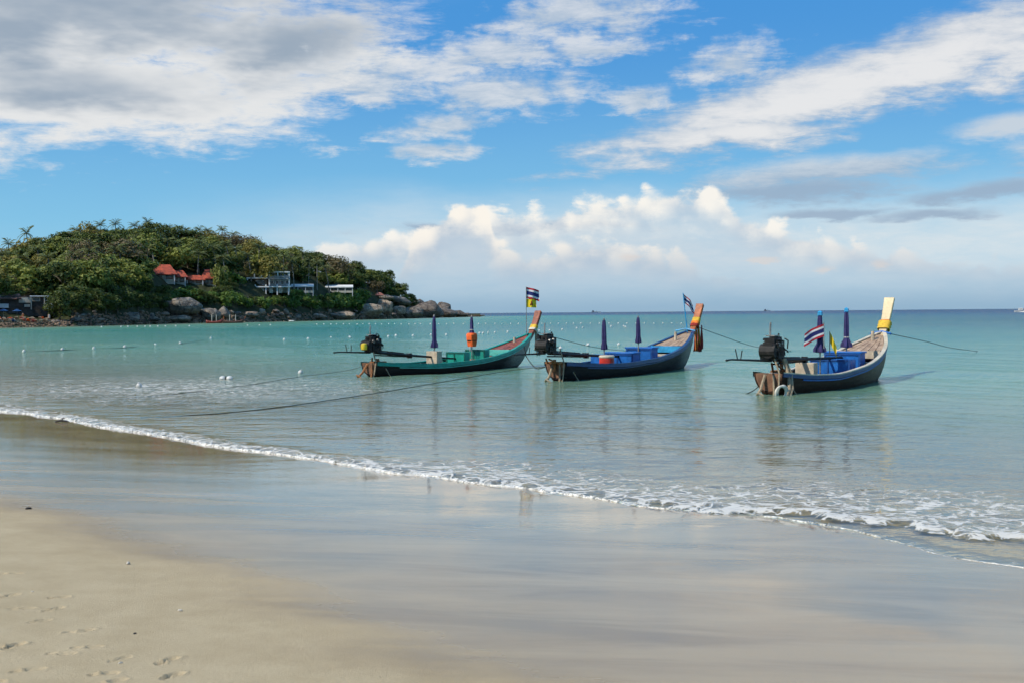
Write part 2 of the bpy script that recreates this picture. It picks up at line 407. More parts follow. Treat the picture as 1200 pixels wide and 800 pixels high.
# ------------------------------------------------------------------ beach sand
DRY_PX = [(-120, 572), (0, 588), (30, 592), (80, 605), (130, 628), (200, 650), (300, 690), (400, 738), (560, 790), (760, 830), (1100, 880)]
dpts = sorted([(*st(hit(*p)),) for p in DRY_PX]); DT = np.array([p[0] for p in dpts]); DS = np.array([p[1] for p in dpts])
def build_beach():
    az = np.radians(np.concatenate([np.arange(-180, -60, 8), np.arange(-60, -26, 1.5), np.arange(-26, -8, 0.1), np.arange(-8, 26, 0.25), np.arange(26, 60, 1.5), np.arange(60, 180, 8)]))
    r = geo(0.4, 4, 1.12) + list(np.arange(4.05, 10.0, 0.016)) + geo(10.05, 60, 1.012)[0:] + geo(61, 3500, 1.07)
    X, Y = polar(az, r)
    Z = ground_z(X, Y)
    t = (X - Y) / S2; s = (X + Y) / S2
    dry = np.interp(t, DT, DS) - s                       # metres inland of the wet line
    low = np.zeros_like(X)
    for i in range(X.shape[0]):
        if r[i] > 14: break
        low[i] = [fbm(a, b, 0.55, 3, 2.0) for a, b in zip(X[i], Y[i])]
    Z += low * 0.006 * np.clip(inland(X, Y) / 3, 0, 1)
    lump = np.zeros_like(X)
    # footprints and scuffs: hollow with a pushed-up rim
    prints = [(12, 672, 20, 0.8), (10, 698, 70, 1), (68, 699, 35, 1), (62, 713, 60, 1.1), (92, 739, 40, 1.1), (100, 758, 20, 0.9), (14, 757, 75, 1.5),
              (195, 775, 62, 1.2), (200, 792, 70, 1.0), (120, 790, 30, 0.9), (45, 727, 50, 0.7), (70, 765, 10, 0.6), (30, 785, 40, 0.8), (140, 772, 60, 0.5), (128, 800, 55, 1),
              (4, 650, 40, 0.7), (-20, 690, 30, 1), (-30, 740, 60, 1), (-15, 800, 30, 1), (60, 830, 40, 1), (150, 840, 60, 1), (25, 712, 20, 0.6)]
    rng = random.Random(3)
    for px, py, a, k in prints:
        c = hit(px, py); ca, sa = math.cos(R(a)), math.sin(R(a))
        dx = X - c[0]; dy = Y - c[1]
        m = (np.abs(dx) < 0.5) & (np.abs(dy) < 0.5)
        u = dx * ca + dy * sa; v = -dx * sa + dy * ca
        wob = 1 + 0.25 * np.sin(u * 31 + px) * np.sin(v * 43 + py)
        for du, L_, w_, dep in ((0.040, 0.046, 0.028, 0.020), (-0.045, 0.030, 0.021, 0.025), (0.0, 0.036, 0.016, 0.008)):
            q = np.sqrt(((u - du) / L_) ** 2 + (v / w_) ** 2) * wob
            hole = 0.8 * -dep * np.clip((1.15 - q) * 2.2, 0, 1) * (q < 1.15) + 0.006 * np.exp(-((q - 1.35) / 0.25) ** 2)
            lump += np.where(m, hole * k, 0)
    Z += lump
    me = grid_mesh('beach', np.stack([X, Y, Z], -1), True, wrap=True)
    set_attr(me, 'dry', dry); set_attr(me, 'inland', inland(X, Y))
    m = bpy.data.materials.new('sand'); m.use_nodes = True; n = NT(m.node_tree); b = m.node_tree.nodes['Principled BSDF']
    pos = n.n('ShaderNodeNewGeometry').outputs['Position']
    d = n.attr('dry'); inl = n.attr('inland')
    rot = n.n('ShaderNodeMapping'); n.put(rot.inputs['Vector'], pos); rot.inputs['Rotation'].default_value = (0, 0, R(45)); rot.inputs['Scale'].default_value = (0.35, 1.5, 1)
    streak = n.noise(rot.outputs[0], 0.9, 5, 0.6, 0.5)
    grain = n.noise(pos, 420.0, 2, 0.6); fine = n.noise(pos, 60.0, 4, 0.65); mid = n.noise(pos, 3.0, 5, 0.6)
    dryf = n.smooth(d + (streak - 0.5) * 1.2 + (mid - 0.5) * 0.5, -0.55, 0.75)
    drycol = n.mix(n.smooth(mid * 0.6 + fine * 0.4, 0.3, 0.7), srgb(168, 151, 120), srgb(184, 167, 136))
    drycol = n.mix(n.smooth(grain, 0.50, 0.70) * 0.6, drycol, srgb(142, 124, 98))
    drycol = n.mix(n.smooth(n.voro(pos, 34.0), 0.10, 0.05) * n.smooth(mid, 0.5, 0.6), drycol, srgb(112, 96, 74))
    wetcol = n.mix(n.smooth(streak, 0.35, 0.65), srgb(146, 126, 96), srgb(168, 148, 116))
    wetcol = n.mix(n.smooth(grain, 0.5, 0.75) * 0.25, wetcol, srgb(120, 106, 84))
    n.put(b.inputs['Base Color'], n.mix(dryf, wetcol, drycol))
    film = n.smooth(inl + (streak - 0.5) * 5.0, 1.0, 8.0)                   # the film of water thins up the beach
    film_r = n.m('ADD', n.lin(film, 0.0, 1.0, 0.035, 0.26) * (1.0 - dryf), dryf * 0.9)
    n.put(b.inputs['Roughness'], film_r.max(n.smooth(inl, -0.5, -0.1, 0.9, 0.0)))
    under = n.smooth(inl, -0.5, -0.1, 1.0, 0.0)                              # under water the bed has no film of its own
    n.put(b.inputs['Specular IOR Level'], n.lin(dryf.max(under), 0.0, 1.0, n.lin(film, 0.0, 1.0, 0.5, 0.17), 0.08))
    b.inputs['IOR'].default_value = 1.33
    hgt = fine * 0.0042 + grain * 0.0010 + mid * 0.003
    wetn = streak * 0.0020 + n.noise(rot.outputs[0], 7.0, 4, 0.6) * 0.0011 + fine * 0.0005 * film
    n.put(b.inputs['Normal'], n.bump(hgt * dryf + wetn * (1.0 - dryf), 1.0, 1.0))
    tag(link('beach', me, m), kind='structure')
build_beach()

# ------------------------------------------------------------------ the sea
HEAD_PX = [(-520, 391), (-300, 389), (-90, 386), (0, 384), (50, 383), (100, 382), (150, 380.6), (200, 379), (250, 378.3), (300, 377.3), (350, 376.2), (400, 375), (440, 374.2), (480, 373.2), (515, 372.3), (550, 371.4)]
HSH = np.array([gp(*p)[:2] for p in HEAD_PX])
def dist_head(X, Y):
    best = np.full(X.shape, 1e9)
    for a, b in zip(HSH[:-1], HSH[1:]):
        e = b - a; L2 = e @ e
        k = np.clip(((X - a[0]) * e[0] + (Y - a[1]) * e[1]) / L2, 0, 1)
        best = np.minimum(best, np.hypot(X - a[0] - k * e[0], Y - a[1] - k * e[1]))
    return best
BRK_PX = [(700, 578), (750, 590), (800, 596), (830, 599), (915, 602), (960, 605), (1000, 610), (1050, 617), (1100, 623), (1150, 631), (1200, 636), (1300, 652)]
bpts = sorted(st(gp(*p)) for p in BRK_PX); BT = np.array([p[0] for p in bpts]); BS = np.array([p[1] for p in bpts])
FOAM_PX = [(0, 462), (100, 484), (200, 504), (300, 520), (380, 531), (450, 536), (520, 537), (600, 536), (690, 545), (750, 556), (830, 564), (960, 558), (1100, 568), (1200, 572), (1320, 590)]
fpts = sorted(st(gp(*p)) for p in FOAM_PX); FT = np.array([p[0] for p in fpts]); FS = np.array([p[1] for p in fpts])
def sea_fields(X, Y):
    t = (X - Y) / S2; s = (X + Y) / S2
    o = s - edge(t)
    inb = (t > BT[0]) & (t < BT[-1])
    ob = np.where(inb, s - np.interp(t, BT, BS) - 0.10 * np.sin(t * 5.1) - 0.07 * np.sin(t * 11.7), 99)   # metres outside the breaking lip
    return t, s, o, ob
def build_sea():
    az = np.radians(np.concatenate([np.arange(-180, -60, 8), np.arange(-60, -26, 1.5), np.arange(-26, 26, 0.16), np.arange(26, 60, 1.5), np.arange(60, 180, 8)]))
    r = geo(5, 60, 1.006) + geo(60.5, 400, 1.012) + geo(405, 30000, 1.06)
    X, Y = polar(az, r)
    t, s, o, ob = sea_fields(X, Y)
    Z = np.zeros_like(X)
    near = (Y > 0) & (Y < 120) & (np.abs(X) < 60)
    # long low swell, parallel with the beach, and the little breaking lip
    ph = o + 1.2 * np.sin(t * 0.11) + 0.5 * np.sin(t * 0.31 + 1)
    swell = (0.014 * np.sin(ph * 0.9) + 0.009 * np.sin(ph * 2.1 + t * 0.25) + 0.005 * np.sin(ph * 4.7 + t * 1.1)) * (0.6 + 0.4 * np.sin(t * 0.4 + o * 0.13))
    Z += swell * np.clip((o - 0.5) / 6, 0, 1) * np.exp(-np.maximum(o - 60, 0) / 120)
    for oc, hh, wd, t0, t1 in ((30.0, 0.13, 2.2, -70, 10), (52.0, 0.12, 3.0, -90, 10)):   # two low swells rolling in
        oo = o - oc - 1.5 * np.sin(t * 0.07)
        Z += hh * np.exp(-(oo / wd) ** 2) * (0.6 + 0.4 * np.sin(t * 0.13 + oc))
    lip = 0.048 * np.exp(-np.where(ob < 0, ob / 0.10, ob / 0.55) ** 2) * np.clip((t - BT[0]) / 2, 0, 1)
    lip2 = 0.036 * np.exp(-np.where(o < 0.16, (o - 0.16) / 0.10, (o - 0.16) / 0.4) ** 2) * np.clip((BT[0] + 2 - t) / 3, 0.0, 1)
    Z += np.where(near, lip + lip2, 0)
    Z += np.where(near, 0.012 * np.clip(o / 0.3, 0, 1), 0)
    rough = np.zeros_like(X)
    for i in range(len(r)):
        if r[i] > 30: break
        jj = np.where((o[i] > -0.3) & (o[i] < 4) & near[i])[0]
        for j in jj: rough[i, j] = fbm(X[i, j], Y[i, j], 3.2, 3, 5.0)
    fb = np.interp(t, FT, FS) - edge(t)
    fo = 0.82 * np.clip(1 - np.maximum(o, 0) / np.maximum(fb, 0.4), 0, 1) ** 0.55
    fo *= np.where(ob < -0.12, 0.10, 1.0)
    fo = np.maximum(fo, (0.92 + 0.25 * np.sin(t * 3.1) * np.sin(t * 1.3)) * np.exp(-np.where(ob < 0, ob / 0.12, ob / 0.26) ** 2))
    fo = np.maximum(fo, 0.78 * np.exp(-np.where(o < 0.05, 0.0, (o - 0.05) / 0.16) ** 2) * np.where(ob < -0.12, 0.3, 1.0))
    wash = np.exp(-((t + 33) / 9) ** 2) * np.exp(-((o - 7) / 6.5) ** 2)
    fo = np.maximum(fo, 0.56 * wash)
    Z += np.where(near, rough * 0.018 * np.clip(fo, 0, 1), 0)
    me = grid_mesh('sea', np.stack([X, Y, Z], -1), True, wrap=True)
    off = np.minimum(o, dist_head(X, Y) * 0.8 + 6)
    off = np.where(Y > -20, off, 50)
    set_attr(me, 'foam', fo); set_attr(me, 'off', np.maximum(off, 0)); set_attr(me, 'dist', np.hypot(X, Y))
    m = bpy.data.materials.new('sea_water'); m.use_nodes = True; n = NT(m.node_tree); tree = m.node_tree
    tree.nodes.remove(tree.nodes['Principled BSDF'])
    pos = n.n('ShaderNodeNewGeometry').outputs['Position']
    off_ = n.attr('off'); dist = n.attr('dist'); foam = n.attr('foam')
    lg = n.m('LOGARITHM', off_ + 1.0, 10.0) / 4.0                          # 0..1 over 1 m .. 10 km
    mp = n.n('ShaderNodeMapping'); n.put(mp.inputs['Vector'], pos); mp.inputs['Rotation'].default_value = (0, 0, R(20)); mp.inputs['Scale'].default_value = (0.35, 1.0, 1)
    patch = n.noise(mp.outputs[0], 0.035, 5, 0.6, 0.4); patch2 = n.noise(mp.outputs[0], 0.16, 4, 0.6)
    lgw = lg + (patch - 0.5) * 0.10 + (patch2 - 0.5) * 0.05
    body = n.ramp(lgw, [(0.0, srgb(146, 142, 114)), (0.22, srgb(128, 138, 112)), (0.36, srgb(90, 136, 116)), (0.46, srgb(46, 122, 112)), (0.535, srgb(24, 102, 106)),
                        (0.58, srgb(20, 76, 98)), (0.612, srgb(12, 52, 84)), (1.0, srgb(11, 46, 78))])
    clear = n.smooth(lg, 0.10, 0.37, 0.96, 0.0)
    # ripples
    mr = n.n('ShaderNodeMapping'); n.put(mr.inputs['Vector'], pos); mr.inputs['Rotation'].default_value = (0, 0, R(28)); mr.inputs['Scale'].default_value = (0.55, 1.0, 1)
    r1 = n.noise(mr.outputs[0], 1.1, 4, 0.6, 0.2); r2 = n.noise(mr.outputs[0], 5.5, 3, 0.55, 0.3); r3 = n.noise(mr.outputs[0], 0.22, 3, 0.5)
    calm = n.smooth(n.noise(mp.outputs[0], 0.06, 3, 0.5), 0.35, 0.65, 0.45, 1.0)
    amp = n.lin(off_, 0.0, 14.0, 0.25, 1.0) * calm
    hgt = r1 * 0.135 * amp + r2 * 0.022 * amp + r3 * 0.20 * n.lin(dist, 30.0, 150.0)
    foamw = n.vadd(pos, n.vscale(n.comb(n.noise(pos, 1.7, 3), n.noise(n.vadd(pos, (5, 2, 0)), 1.9, 3), 0.0), (0.9, 0.9, 0)))
    web = n.voro(foamw, 3.6, 'DISTANCE_TO_EDGE'); web2 = n.voro(foamw, 11.0, 'DISTANCE_TO_EDGE')
    nf = n.noise(pos, 2.2, 5, 0.65, 0.5); nf2 = n.noise(pos, 14.0, 4, 0.6)
    lace = n.smooth(web, 0.0, 0.16, 1.0, 0.0) * 0.62 + n.smooth(web2, 0.0, 0.13, 1.0, 0.0) * 0.32 + (nf - 0.5) * 1.3 + (nf2 - 0.5) * 0.7
    fmask = n.smooth(lace + foam * 1.0, 0.80, 1.42) * n.smooth(foam, 0.02, 0.3)
    nrm = n.bump(hgt + fmask * 0.004, 1.0, 1.0)
    gl = n.n('ShaderNodeBsdfGlossy'); gl.inputs['Color'].default_value = (1, 1, 1, 1); n.put(gl.inputs['Normal'], nrm)
    n.put(gl.inputs['Roughness'], n.lin(dist, 20.0, 600.0, 0.03, 0.22))
    df = n.n('ShaderNodeBsdfDiffuse'); n.put(df.inputs['Color'], body); n.put(df.inputs['Normal'], nrm)
    tr = n.n('ShaderNodeBsdfTransparent'); tr.inputs['Color'].default_value = (0.90, 0.94, 0.87, 1)
    mxa = n.n('ShaderNodeMixShader'); n.put(mxa.inputs[0], clear); tree.links.new(df.outputs[0], mxa.inputs[1]); tree.links.new(tr.outputs[0], mxa.inputs[2])
    geo_ = n.n('ShaderNodeNewGeometry'); fr = n.n('ShaderNodeFresnel'); n.put(fr.inputs['IOR'], n.lin(E_(n, geo_.outputs['Backfacing']), 0.0, 1.0, 1.333, 0.75)); n.put(fr.inputs['Normal'], nrm)
    fac = E_(n, fr.outputs[0]).min(n.lin(dist, 15.0, 260.0, 0.46, 0.30))     # a ruffled sea mirrors less than a flat one
    mxb = n.n('ShaderNodeMixShader'); n.put(mxb.inputs[0], fac); tree.links.new(mxa.outputs[0], mxb.inputs[1]); tree.links.new(gl.outputs[0], mxb.inputs[2])
    fd = n.n('ShaderNodeBsdfDiffuse'); fd.inputs['Color'].default_value = (0.66, 0.64, 0.59, 1); n.put(fd.inputs['Normal'], nrm)
    mxc = n.n('ShaderNodeMixShader'); n.put(mxc.inputs[0], fmask * 0.80); tree.links.new(mxb.outputs[0], mxc.inputs[1]); tree.links.new(fd.outputs[0], mxc.inputs[2])
    tree.links.new(mxc.outputs[0], tree.nodes['Material Output'].inputs['Surface'])
    tag(link('sea', me, m), kind='structure')
build_sea()

# ------------------------------------------------------------------ foam ridge along the edge of the wash
def build_foam():
    ts = np.arange(-38, 24, 0.03)
    es = edge(ts)
    rows = []
    prof = np.linspace(0, 1, 9)
    for t_, e_ in zip(ts, es):
        n1 = 0.5 + 0.5 * mnoise.noise(Vector((t_ * 1.1, 2.2, 0))); n2 = 0.5 + 0.5 * mnoise.noise(Vector((t_ * 4.3, 5.2, 0)))
        right = np.clip((t_ - BT[0]) / 2.0, 0, 1)
        far = np.clip((-t_ - 2) / 20, 0, 1)
        w = (0.03 + 0.34 * n1 * n2 + 0.06 * far * n2) * (1 - 0.62 * right)
        h = (0.012 + 0.040 * n1 * n2 + 0.006 * far) * (1 - 0.66 * right)
        row = []
        for k, p in enumerate(prof):
            o_ = -0.03 + p * w + 0.025 * mnoise.noise(Vector((t_ * 9, p * 3, 1.0)))
            lump = 1 + 0.7 * mnoise.noise(Vector((t_ * 11, p * 5, 4.0))) + 0.4 * mnoise.noise(Vector((t_ * 31, p * 9, 7.0)))
            zz = h * math.sin(math.pi * p ** 0.6) * lump
            s_ = e_ + o_
            x_ = (s_ + t_) / S2; y_ = (s_ - t_) / S2
            base = max(float(ground_z(x_, y_)), 0.012 * min(1, max(0, o_ / 0.3)))
            row.append((x_, y_, base - 0.004 + zz + (0.0 if 0 < k < 8 else -0.01)))
        rows.append(row)
    me = grid_mesh('sea_foam', np.array(rows))
    m = bpy.data.materials.new('foam_white'); m.use_nodes = True; n = NT(m.node_tree); b = m.node_tree.nodes['Principled BSDF']
    pos = n.n('ShaderNodeNewGeometry').outputs['Position']
    f1 = n.noise(pos, 30.0, 4, 0.65); f2 = n.noise(pos, 6.0, 3, 0.6)
    n.put(b.inputs['Base Color'], n.mix(n.smooth(f1, 0.35, 0.6), srgb(196, 188, 172), srgb(232, 228, 218)))
    b.inputs['Roughness'].default_value = 0.6
    n.put(b.inputs['Alpha'], n.smooth(f1 * 0.5 + f2 * 0.5, 0.38, 0.56))
    n.put(b.inputs['Normal'], n.bump(f1, 1.0, 0.01))
    tag(link('sea_foam', me, m), 'thin white line of foam at the edge of the wash on the sand', 'foam', kind='stuff')
build_foam()

# ================================================================== THE HEADLAND
# one column per pixel column of the photograph: shore distance, ridge distance and ridge height (skyline less the trees on it)
CPX = np.array([-520, -300, -140, -90, 0, 50, 100, 170, 230, 300, 340, 400, 440, 465, 482, 500, 520, 540, 552], float)
CSK = np.array([338, 328, 318, 306, 293, 280, 268, 262, 270, 277, 289, 300, 312, 326, 350, 363, 366, 368, 371.4])       # skyline of the trees
CTR = np.array([9, 9, 9, 9, 9, 9, 8.5, 8, 8, 8, 8, 9, 9, 8, 3.5, 0, 0, 0, 0])                                        # tree height on the ridge
CWD = np.array([120, 120, 120, 120, 110, 105, 100, 95, 92, 88, 80, 70, 60, 50, 36, 28, 22, 16, 10], float)
HPX = np.array([p[0] for p in HEAD_PX], float)
def shore_d(px): return float(np.interp(px, HPX, HSH[:, 1]))
def col_dir(px):
    d = ray(px, 372); return np.array([d[0] / d[1], 1.0])
def ridge(px):
    D = shore_d(px) + float(np.interp(px, CPX, CWD))
    z = CH + (hor(px) - float(np.interp(px, CPX, CSK))) / F * D - float(np.interp(px, CPX, CTR))
    return D, max(z, 1.2)
def hill_z(px, w):
    wd = float(np.interp(px, CPX, CWD)); D, zr = ridge(px)
    k = w / wd
    flat = 16.0 * float(np.interp(px, [-520, 60, 90], [1, 1, 0]))             # a strip of beach at the left end
    k2 = max(0.0, (w - flat) / (wd - flat))
    if w < 0: return -1.5 + 2.2 * max(0, 1 + w / 6.0) - 0.0
    if k <= 1: z = 0.7 + min(w, 8) * 0.10 + (zr - 1.5) * (1 - (1 - min(k2, 1)) ** 1.45)
    else: z = 0.7 + 0.8 + (zr - 1.5) * max(0.0, 1 - 0.35 * (k - 1) ** 1.3)
    return z
def hill_pt(px, w, dz=0.0):
    D = shore_d(px) + w; c = col_dir(px) * D
    return np.array([c[0], c[1], hill_z(px, w) + dz])
def hill_hit(px, py):                     # w at which a pixel's ray meets the hill
    el = ray(px, py); el = el[2] / el[1]
    for w in np.arange(0, 160, 0.5):
        if hill_z(px, w) >= CH + el * (shore_d(px) + w): return w
    return float(np.interp(px, CPX, CWD))
def proj_y(px, P): return hor(px) - (P[2] - CH) / P[1] * F

def build_headland():
    px = np.arange(-520, 566, 3.0); w = np.concatenate([np.arange(-8, 30, 1.2), np.arange(30, 300, 5.0)])
    P = np.zeros((len(w), len(px), 3))
    for j, p in enumerate(px):
        D0 = shore_d(p); c = col_dir(p)
        for i, ww in enumerate(w):
            z = hill_z(p, ww)
            if ww > -6: z += 0.5 * fbm(p * 0.13, ww * 0.12, 1.0, 3, 1.0) * min(1, (ww + 6) / 8) * (0.4 if ww < 16 and p < 70 else 1)
            P[i, j] = (*(c * (D0 + ww)), z)
    me = grid_mesh('headland', P)
    m = mat('hill_soil', (0.045, 0.046, 0.022), 0.95, 0.25, 0.25, 0.25, c2=(0.025, 0.032, 0.013), c3=(0.09, 0.07, 0.045), spec=0.1)
    tag(link('headland', me, m), kind='structure')
build_headland()

# ------------------------------------------------------------------ foliage
def leaf_mat(name, dark, light, tint, trans=0.25):
    m = bpy.data.materials.new(name); m.use_nodes = True; n = NT(m.node_tree); tr = m.node_tree
    b = tr.nodes['Principled BSDF']
    info = n.n('ShaderNodeObjectInfo'); pos = n.n('ShaderNodeNewGeometry')
    n1 = n.noise(pos.outputs['Position'], 0.55, 3, 0.6); rnd = E_(n, info.outputs['Random'])
    rpi = E_(n, pos.outputs['Random Per Island'])
    f = n.smooth(n1 * 0.6 + rpi * 0.4, 0.25, 0.75)
    c = n.mix(f, dark, light)
    c = n.mix(rnd * 0.55, c, tint)
    n.put(b.inputs['Base Color'], c); b.inputs['Roughness'].default_value = 0.55; b.inputs['Specular IOR Level'].default_value = 0.25
    t2 = n.n('ShaderNodeBsdfTranslucent'); n.put(t2.inputs['Color'], c)
    mx = n.n('ShaderNodeMixShader'); mx.inputs[0].default_value = trans
    tr.links.new(b.outputs[0], mx.inputs[1]); tr.links.new(t2.outputs[0], mx.inputs[2])
    tr.links.new(mx.outputs[0], tr.nodes['Material Output'].inputs['Surface'])
    return m
LEAF = {
    'dark': leaf_mat('leaf_dark', (0.024, 0.042, 0.010), (0.160, 0.185, 0.036), (0.060, 0.098, 0.022)),
    'mid': leaf_mat('leaf_mid', (0.070, 0.098, 0.018), (0.330, 0.340, 0.075), (0.190, 0.225, 0.040)),
    'olive': leaf_mat('leaf_olive', (0.110, 0.112, 0.022), (0.310, 0.265, 0.062), (0.220, 0.185, 0.042)),
    'russet': leaf_mat('leaf_russet', (0.100, 0.080, 0.036), (0.210, 0.160, 0.075), (0.150, 0.135, 0.055)),
    'palm': leaf_mat('leaf_palm', (0.075, 0.100, 0.028), (0.270, 0.290, 0.100), (0.170, 0.200, 0.065), 0.2),
    'shrub': leaf_mat('leaf_shrub', (0.055, 0.110, 0.018), (0.150, 0.220, 0.040), (0.100, 0.180, 0.030)),
}
BARK = mat('bark', (0.20, 0.165, 0.125), 0.9, 0.25, 3.0, 0.05, spec=0.1)
BARKG = mat('bark_grey', (0.27, 0.25, 0.215), 0.9, 0.2, 3.0, 0.04, spec=0.1)

def crown_mesh(name, rx, rz, zc, lobes, leaves, leaf, rng, sparse=0.0, flat=0.0):
    """leaf faces spread over many overlapping leaf clumps inside a rounded volume"""
    vv = []; ff = []
    for _ in range(lobes):
        while True:
            d = np.array([rng.uniform(-1, 1), rng.uniform(-1, 1), rng.uniform(-0.75, 1)])
            if 0.25 < np.linalg.norm(d) < 1: break
        d = d / np.linalg.norm(d) * rng.uniform(0.45, 0.86)
        c = np.array([d[0] * rx, d[1] * rx, zc + d[2] * rz])
        lr = rng.uniform(0.26, 0.46) * rx; lz = lr * rng.uniform(0.55, 0.85)
        for _ in range(leaves):
            q = np.array([rng.gauss(0, 1), rng.gauss(0, 1), rng.gauss(0.25, 0.9)]); q /= np.linalg.norm(q)
            if sparse and rng.random() < sparse: continue
            p = c + q * np.array([lr, lr, lz]) * rng.uniform(0.65, 1.06)
            nrm = Vector(q) + Vector((rng.gauss(0, .45), rng.gauss(0, .45), rng.gauss(0.35, .45))); nrm.normalize()
            a = nrm.orthogonal().normalized(); a.rotate(Matrix.Rotation(rng.uniform(0, 6.28), 3, nrm)); b = nrm.cross(a)
            s_ = leaf * rng.uniform(0.6, 1.35); P = Vector(p)
            i = len(vv)
            vv += [P - a * s_, P + b * s_ * 0.55 + nrm * s_ * 0.12, P + a * s_, P - b * s_ * 0.55 + nrm * s_ * 0.12]
            ff.append((i, i + 1, i + 2, i + 3))
    return new_mesh(name, vv, ff)
def trunk_mesh(name, h, r, rx, zc, rz, rng, limbs=6):
    m = MB(); lean = (rng.uniform(-.5, .5), rng.uniform(-.5, .5))
    top = (lean[0], lean[1], zc)
    m.tube([(0, 0, -0.8), (lean[0] * .2, lean[1] * .2, h * .3), (lean[0] * .6, lean[1] * .6, zc * .75), top], [r * 1.25, r, r * .75, r * .45], 7)
    for k in range(limbs):
        a = k / limbs * 6.28 + rng.uniform(-.4, .4); z0 = zc * rng.uniform(.5, .8); f = z0 / zc
        e = (lean[0] + math.cos(a) * rx * .72, lean[1] + math.sin(a) * rx * .72, zc + rz * rng.uniform(-.2, .6))
        mid = (lean[0] * f + math.cos(a) * rx * .3, lean[1] * f + math.sin(a) * rx * .3, (z0 + e[2]) / 2 + .3)
        m.tube([(lean[0] * f, lean[1] * f, z0), mid, e], [r * .45, r * .3, r * .1], 5)
    return m.mesh(name, True)
PROTO = {}
def proto_tree(kind, var, rx, rz, zc, lobes, leaves, leaf, sparse=0.0):
    rng = random.Random(hash((kind, var)) % 1000 if False else sum(map(ord, kind)) * 7 + var * 13)
    PROTO.setdefault(kind, []).append((crown_mesh(kind + '_crown', rx, rz, zc, lobes, leaves, leaf, rng, sparse),
                                       trunk_mesh(kind + '_trunk', zc, 0.28, rx, zc, rz, rng), rx, zc + rz))
for v in range(3):
    proto_tree('dark', v, 4.6, 4.3, 4.6, 24, 84, 0.38)
    proto_tree('mid', v, 4.3, 3.7, 4.3, 20, 84, 0.38)
    proto_tree('olive', v, 4.6, 2.9, 5.2, 28, 48, 0.38)
    proto_tree('russet', v, 4.6, 3.6, 5.0, 30, 50, 0.32, 0.15)
    proto_tree('shrub', v, 2.6, 1.6, 1.1, 18, 44, 0.30)
TREE_TXT = {
    'dark': ('broadleaf_tree', 'dense dark green broadleaf tree on the headland', 'tree', 'dark broadleaf trees on the headland'),
    'mid': ('broadleaf_tree', 'mid green leafy broadleaf tree on the headland', 'tree', 'mid green trees on the headland'),
    'olive': ('broadleaf_tree', 'yellowish olive green spreading tree on the headland', 'tree', 'olive green trees on the headland'),
    'russet': ('broadleaf_tree', 'sparse brownish dry-leaved tree on the headland', 'tree', 'brownish trees on the headland'),
    'shrub': ('shrub', 'low bright green shrub on the slope above the shore rocks', 'shrub', 'shrubs on the lower slope'),
}
NTREE = 0; WOOD = []
TREE_ADJ = {'dark': 'dense dark green broadleaf tree', 'mid': 'mid green leafy broadleaf tree', 'olive': 'yellowish olive green spreading tree', 'russet': 'sparse brownish dry-leaved tree', 'shrub': 'low bright green shrub'}
TREE_GRP = {'dark': 'dark trees', 'mid': 'mid green trees', 'olive': 'olive green trees', 'russet': 'brownish trees', 'shrub': 'green shrubs'}
def place_tree(kind, P, height, wide=1.0, label=None, rng=random, where=None):
    global NTREE
    cm, tm, rx, top = rng.choice(PROTO[kind])
    if P[0] / P[1] < -0.447:                              # the wood goes on to the left as one mass
        WOOD.append((kind, cm, P, height / top, height / top * wide, rng.uniform(0, 6.28))); return None
    nm, lb, ct, gr = TREE_TXT[kind]
    if where: lb = TREE_ADJ[kind] + ' ' + where; gr = TREE_GRP[kind] + ' ' + where
    sz = height / top; sx = sz * wide
    o = thing(nm, label or lb, ct, P, rng.uniform(0, 6.28), None if label else gr)
    o.scale = (sx, sx * rng.uniform(.88, 1.12), sz)
    c = bpy.data.objects.new('crown', cm); COL.objects.link(c); c.parent = o
    if not cm.materials: cm.materials.append(LEAF[kind])
    k = bpy.data.objects.new('stem' if kind == 'shrub' else 'trunk', tm); COL.objects.link(k); k.parent = o
    if not tm.materials: tm.materials.append(BARKG if kind == 'russet' else BARK)
    NTREE += 1
    return o
# palms
def palm_meshes(var):
    rng = random.Random(50 + var); h = 9.0; lean = (rng.uniform(-1.3, 1.3), rng.uniform(-1.3, 1.3))
    t = MB(); path = [(lean[0] * (k / 6) ** 2, lean[1] * (k / 6) ** 2, -0.6 + (h + .6) * k / 6) for k in range(7)]
    t.tube(path, [.26, .19, .17, .16, .15, .14, .13], 7)
    c = MB(); top = Vector((lean[0], lean[1], h))
    for k in range(20):
        a = k * 2.4 + rng.uniform(-.2, .2); up = rng.uniform(-0.2, 1.75); L = rng.uniform(2.5, 3.3)
        d = Vector((math.cos(a), math.sin(a), 0)); side = Vector((-d.y, d.x, 0)); pts = []
        for i in range(9):
            s_ = i / 8; pts.append(top + d * L * s_ * (0.72 if up > .8 else 1) + Vector((0, 0, up * L * .75 * s_ - 1.25 * L * .55 * s_ * s_ * (1.1 if up < .4 else 1.0))))
        c.tube(pts, [.04 - .004 * i for i in range(9)], 4)
        for i in range(1, 9):
            for sg in (-1, 1):
                for q in (0, .5):
                    p = pts[i] if not q else (pts[i] + pts[i - 1]) / 2
                    l_ = 0.62 * math.sin(math.pi * (0.12 + 0.80 * (i - q * .5) / 8)) + .1
                    e = p + side * sg * l_ * .8 + d * l_ * .45 - Vector((0, 0, l_ * .42))
                    w_ = d * 0.085
                    c.add([p - w_, p + w_, e + w_ * .3], [(0, 1, 2)])
    return t.mesh('palm_trunk', True), c.mesh('palm_crown')
PALMS = [palm_meshes(v) for v in range(4)]
for a_, b_ in PALMS: a_.materials.append(BARKG); b_.materials.append(LEAF['palm'])
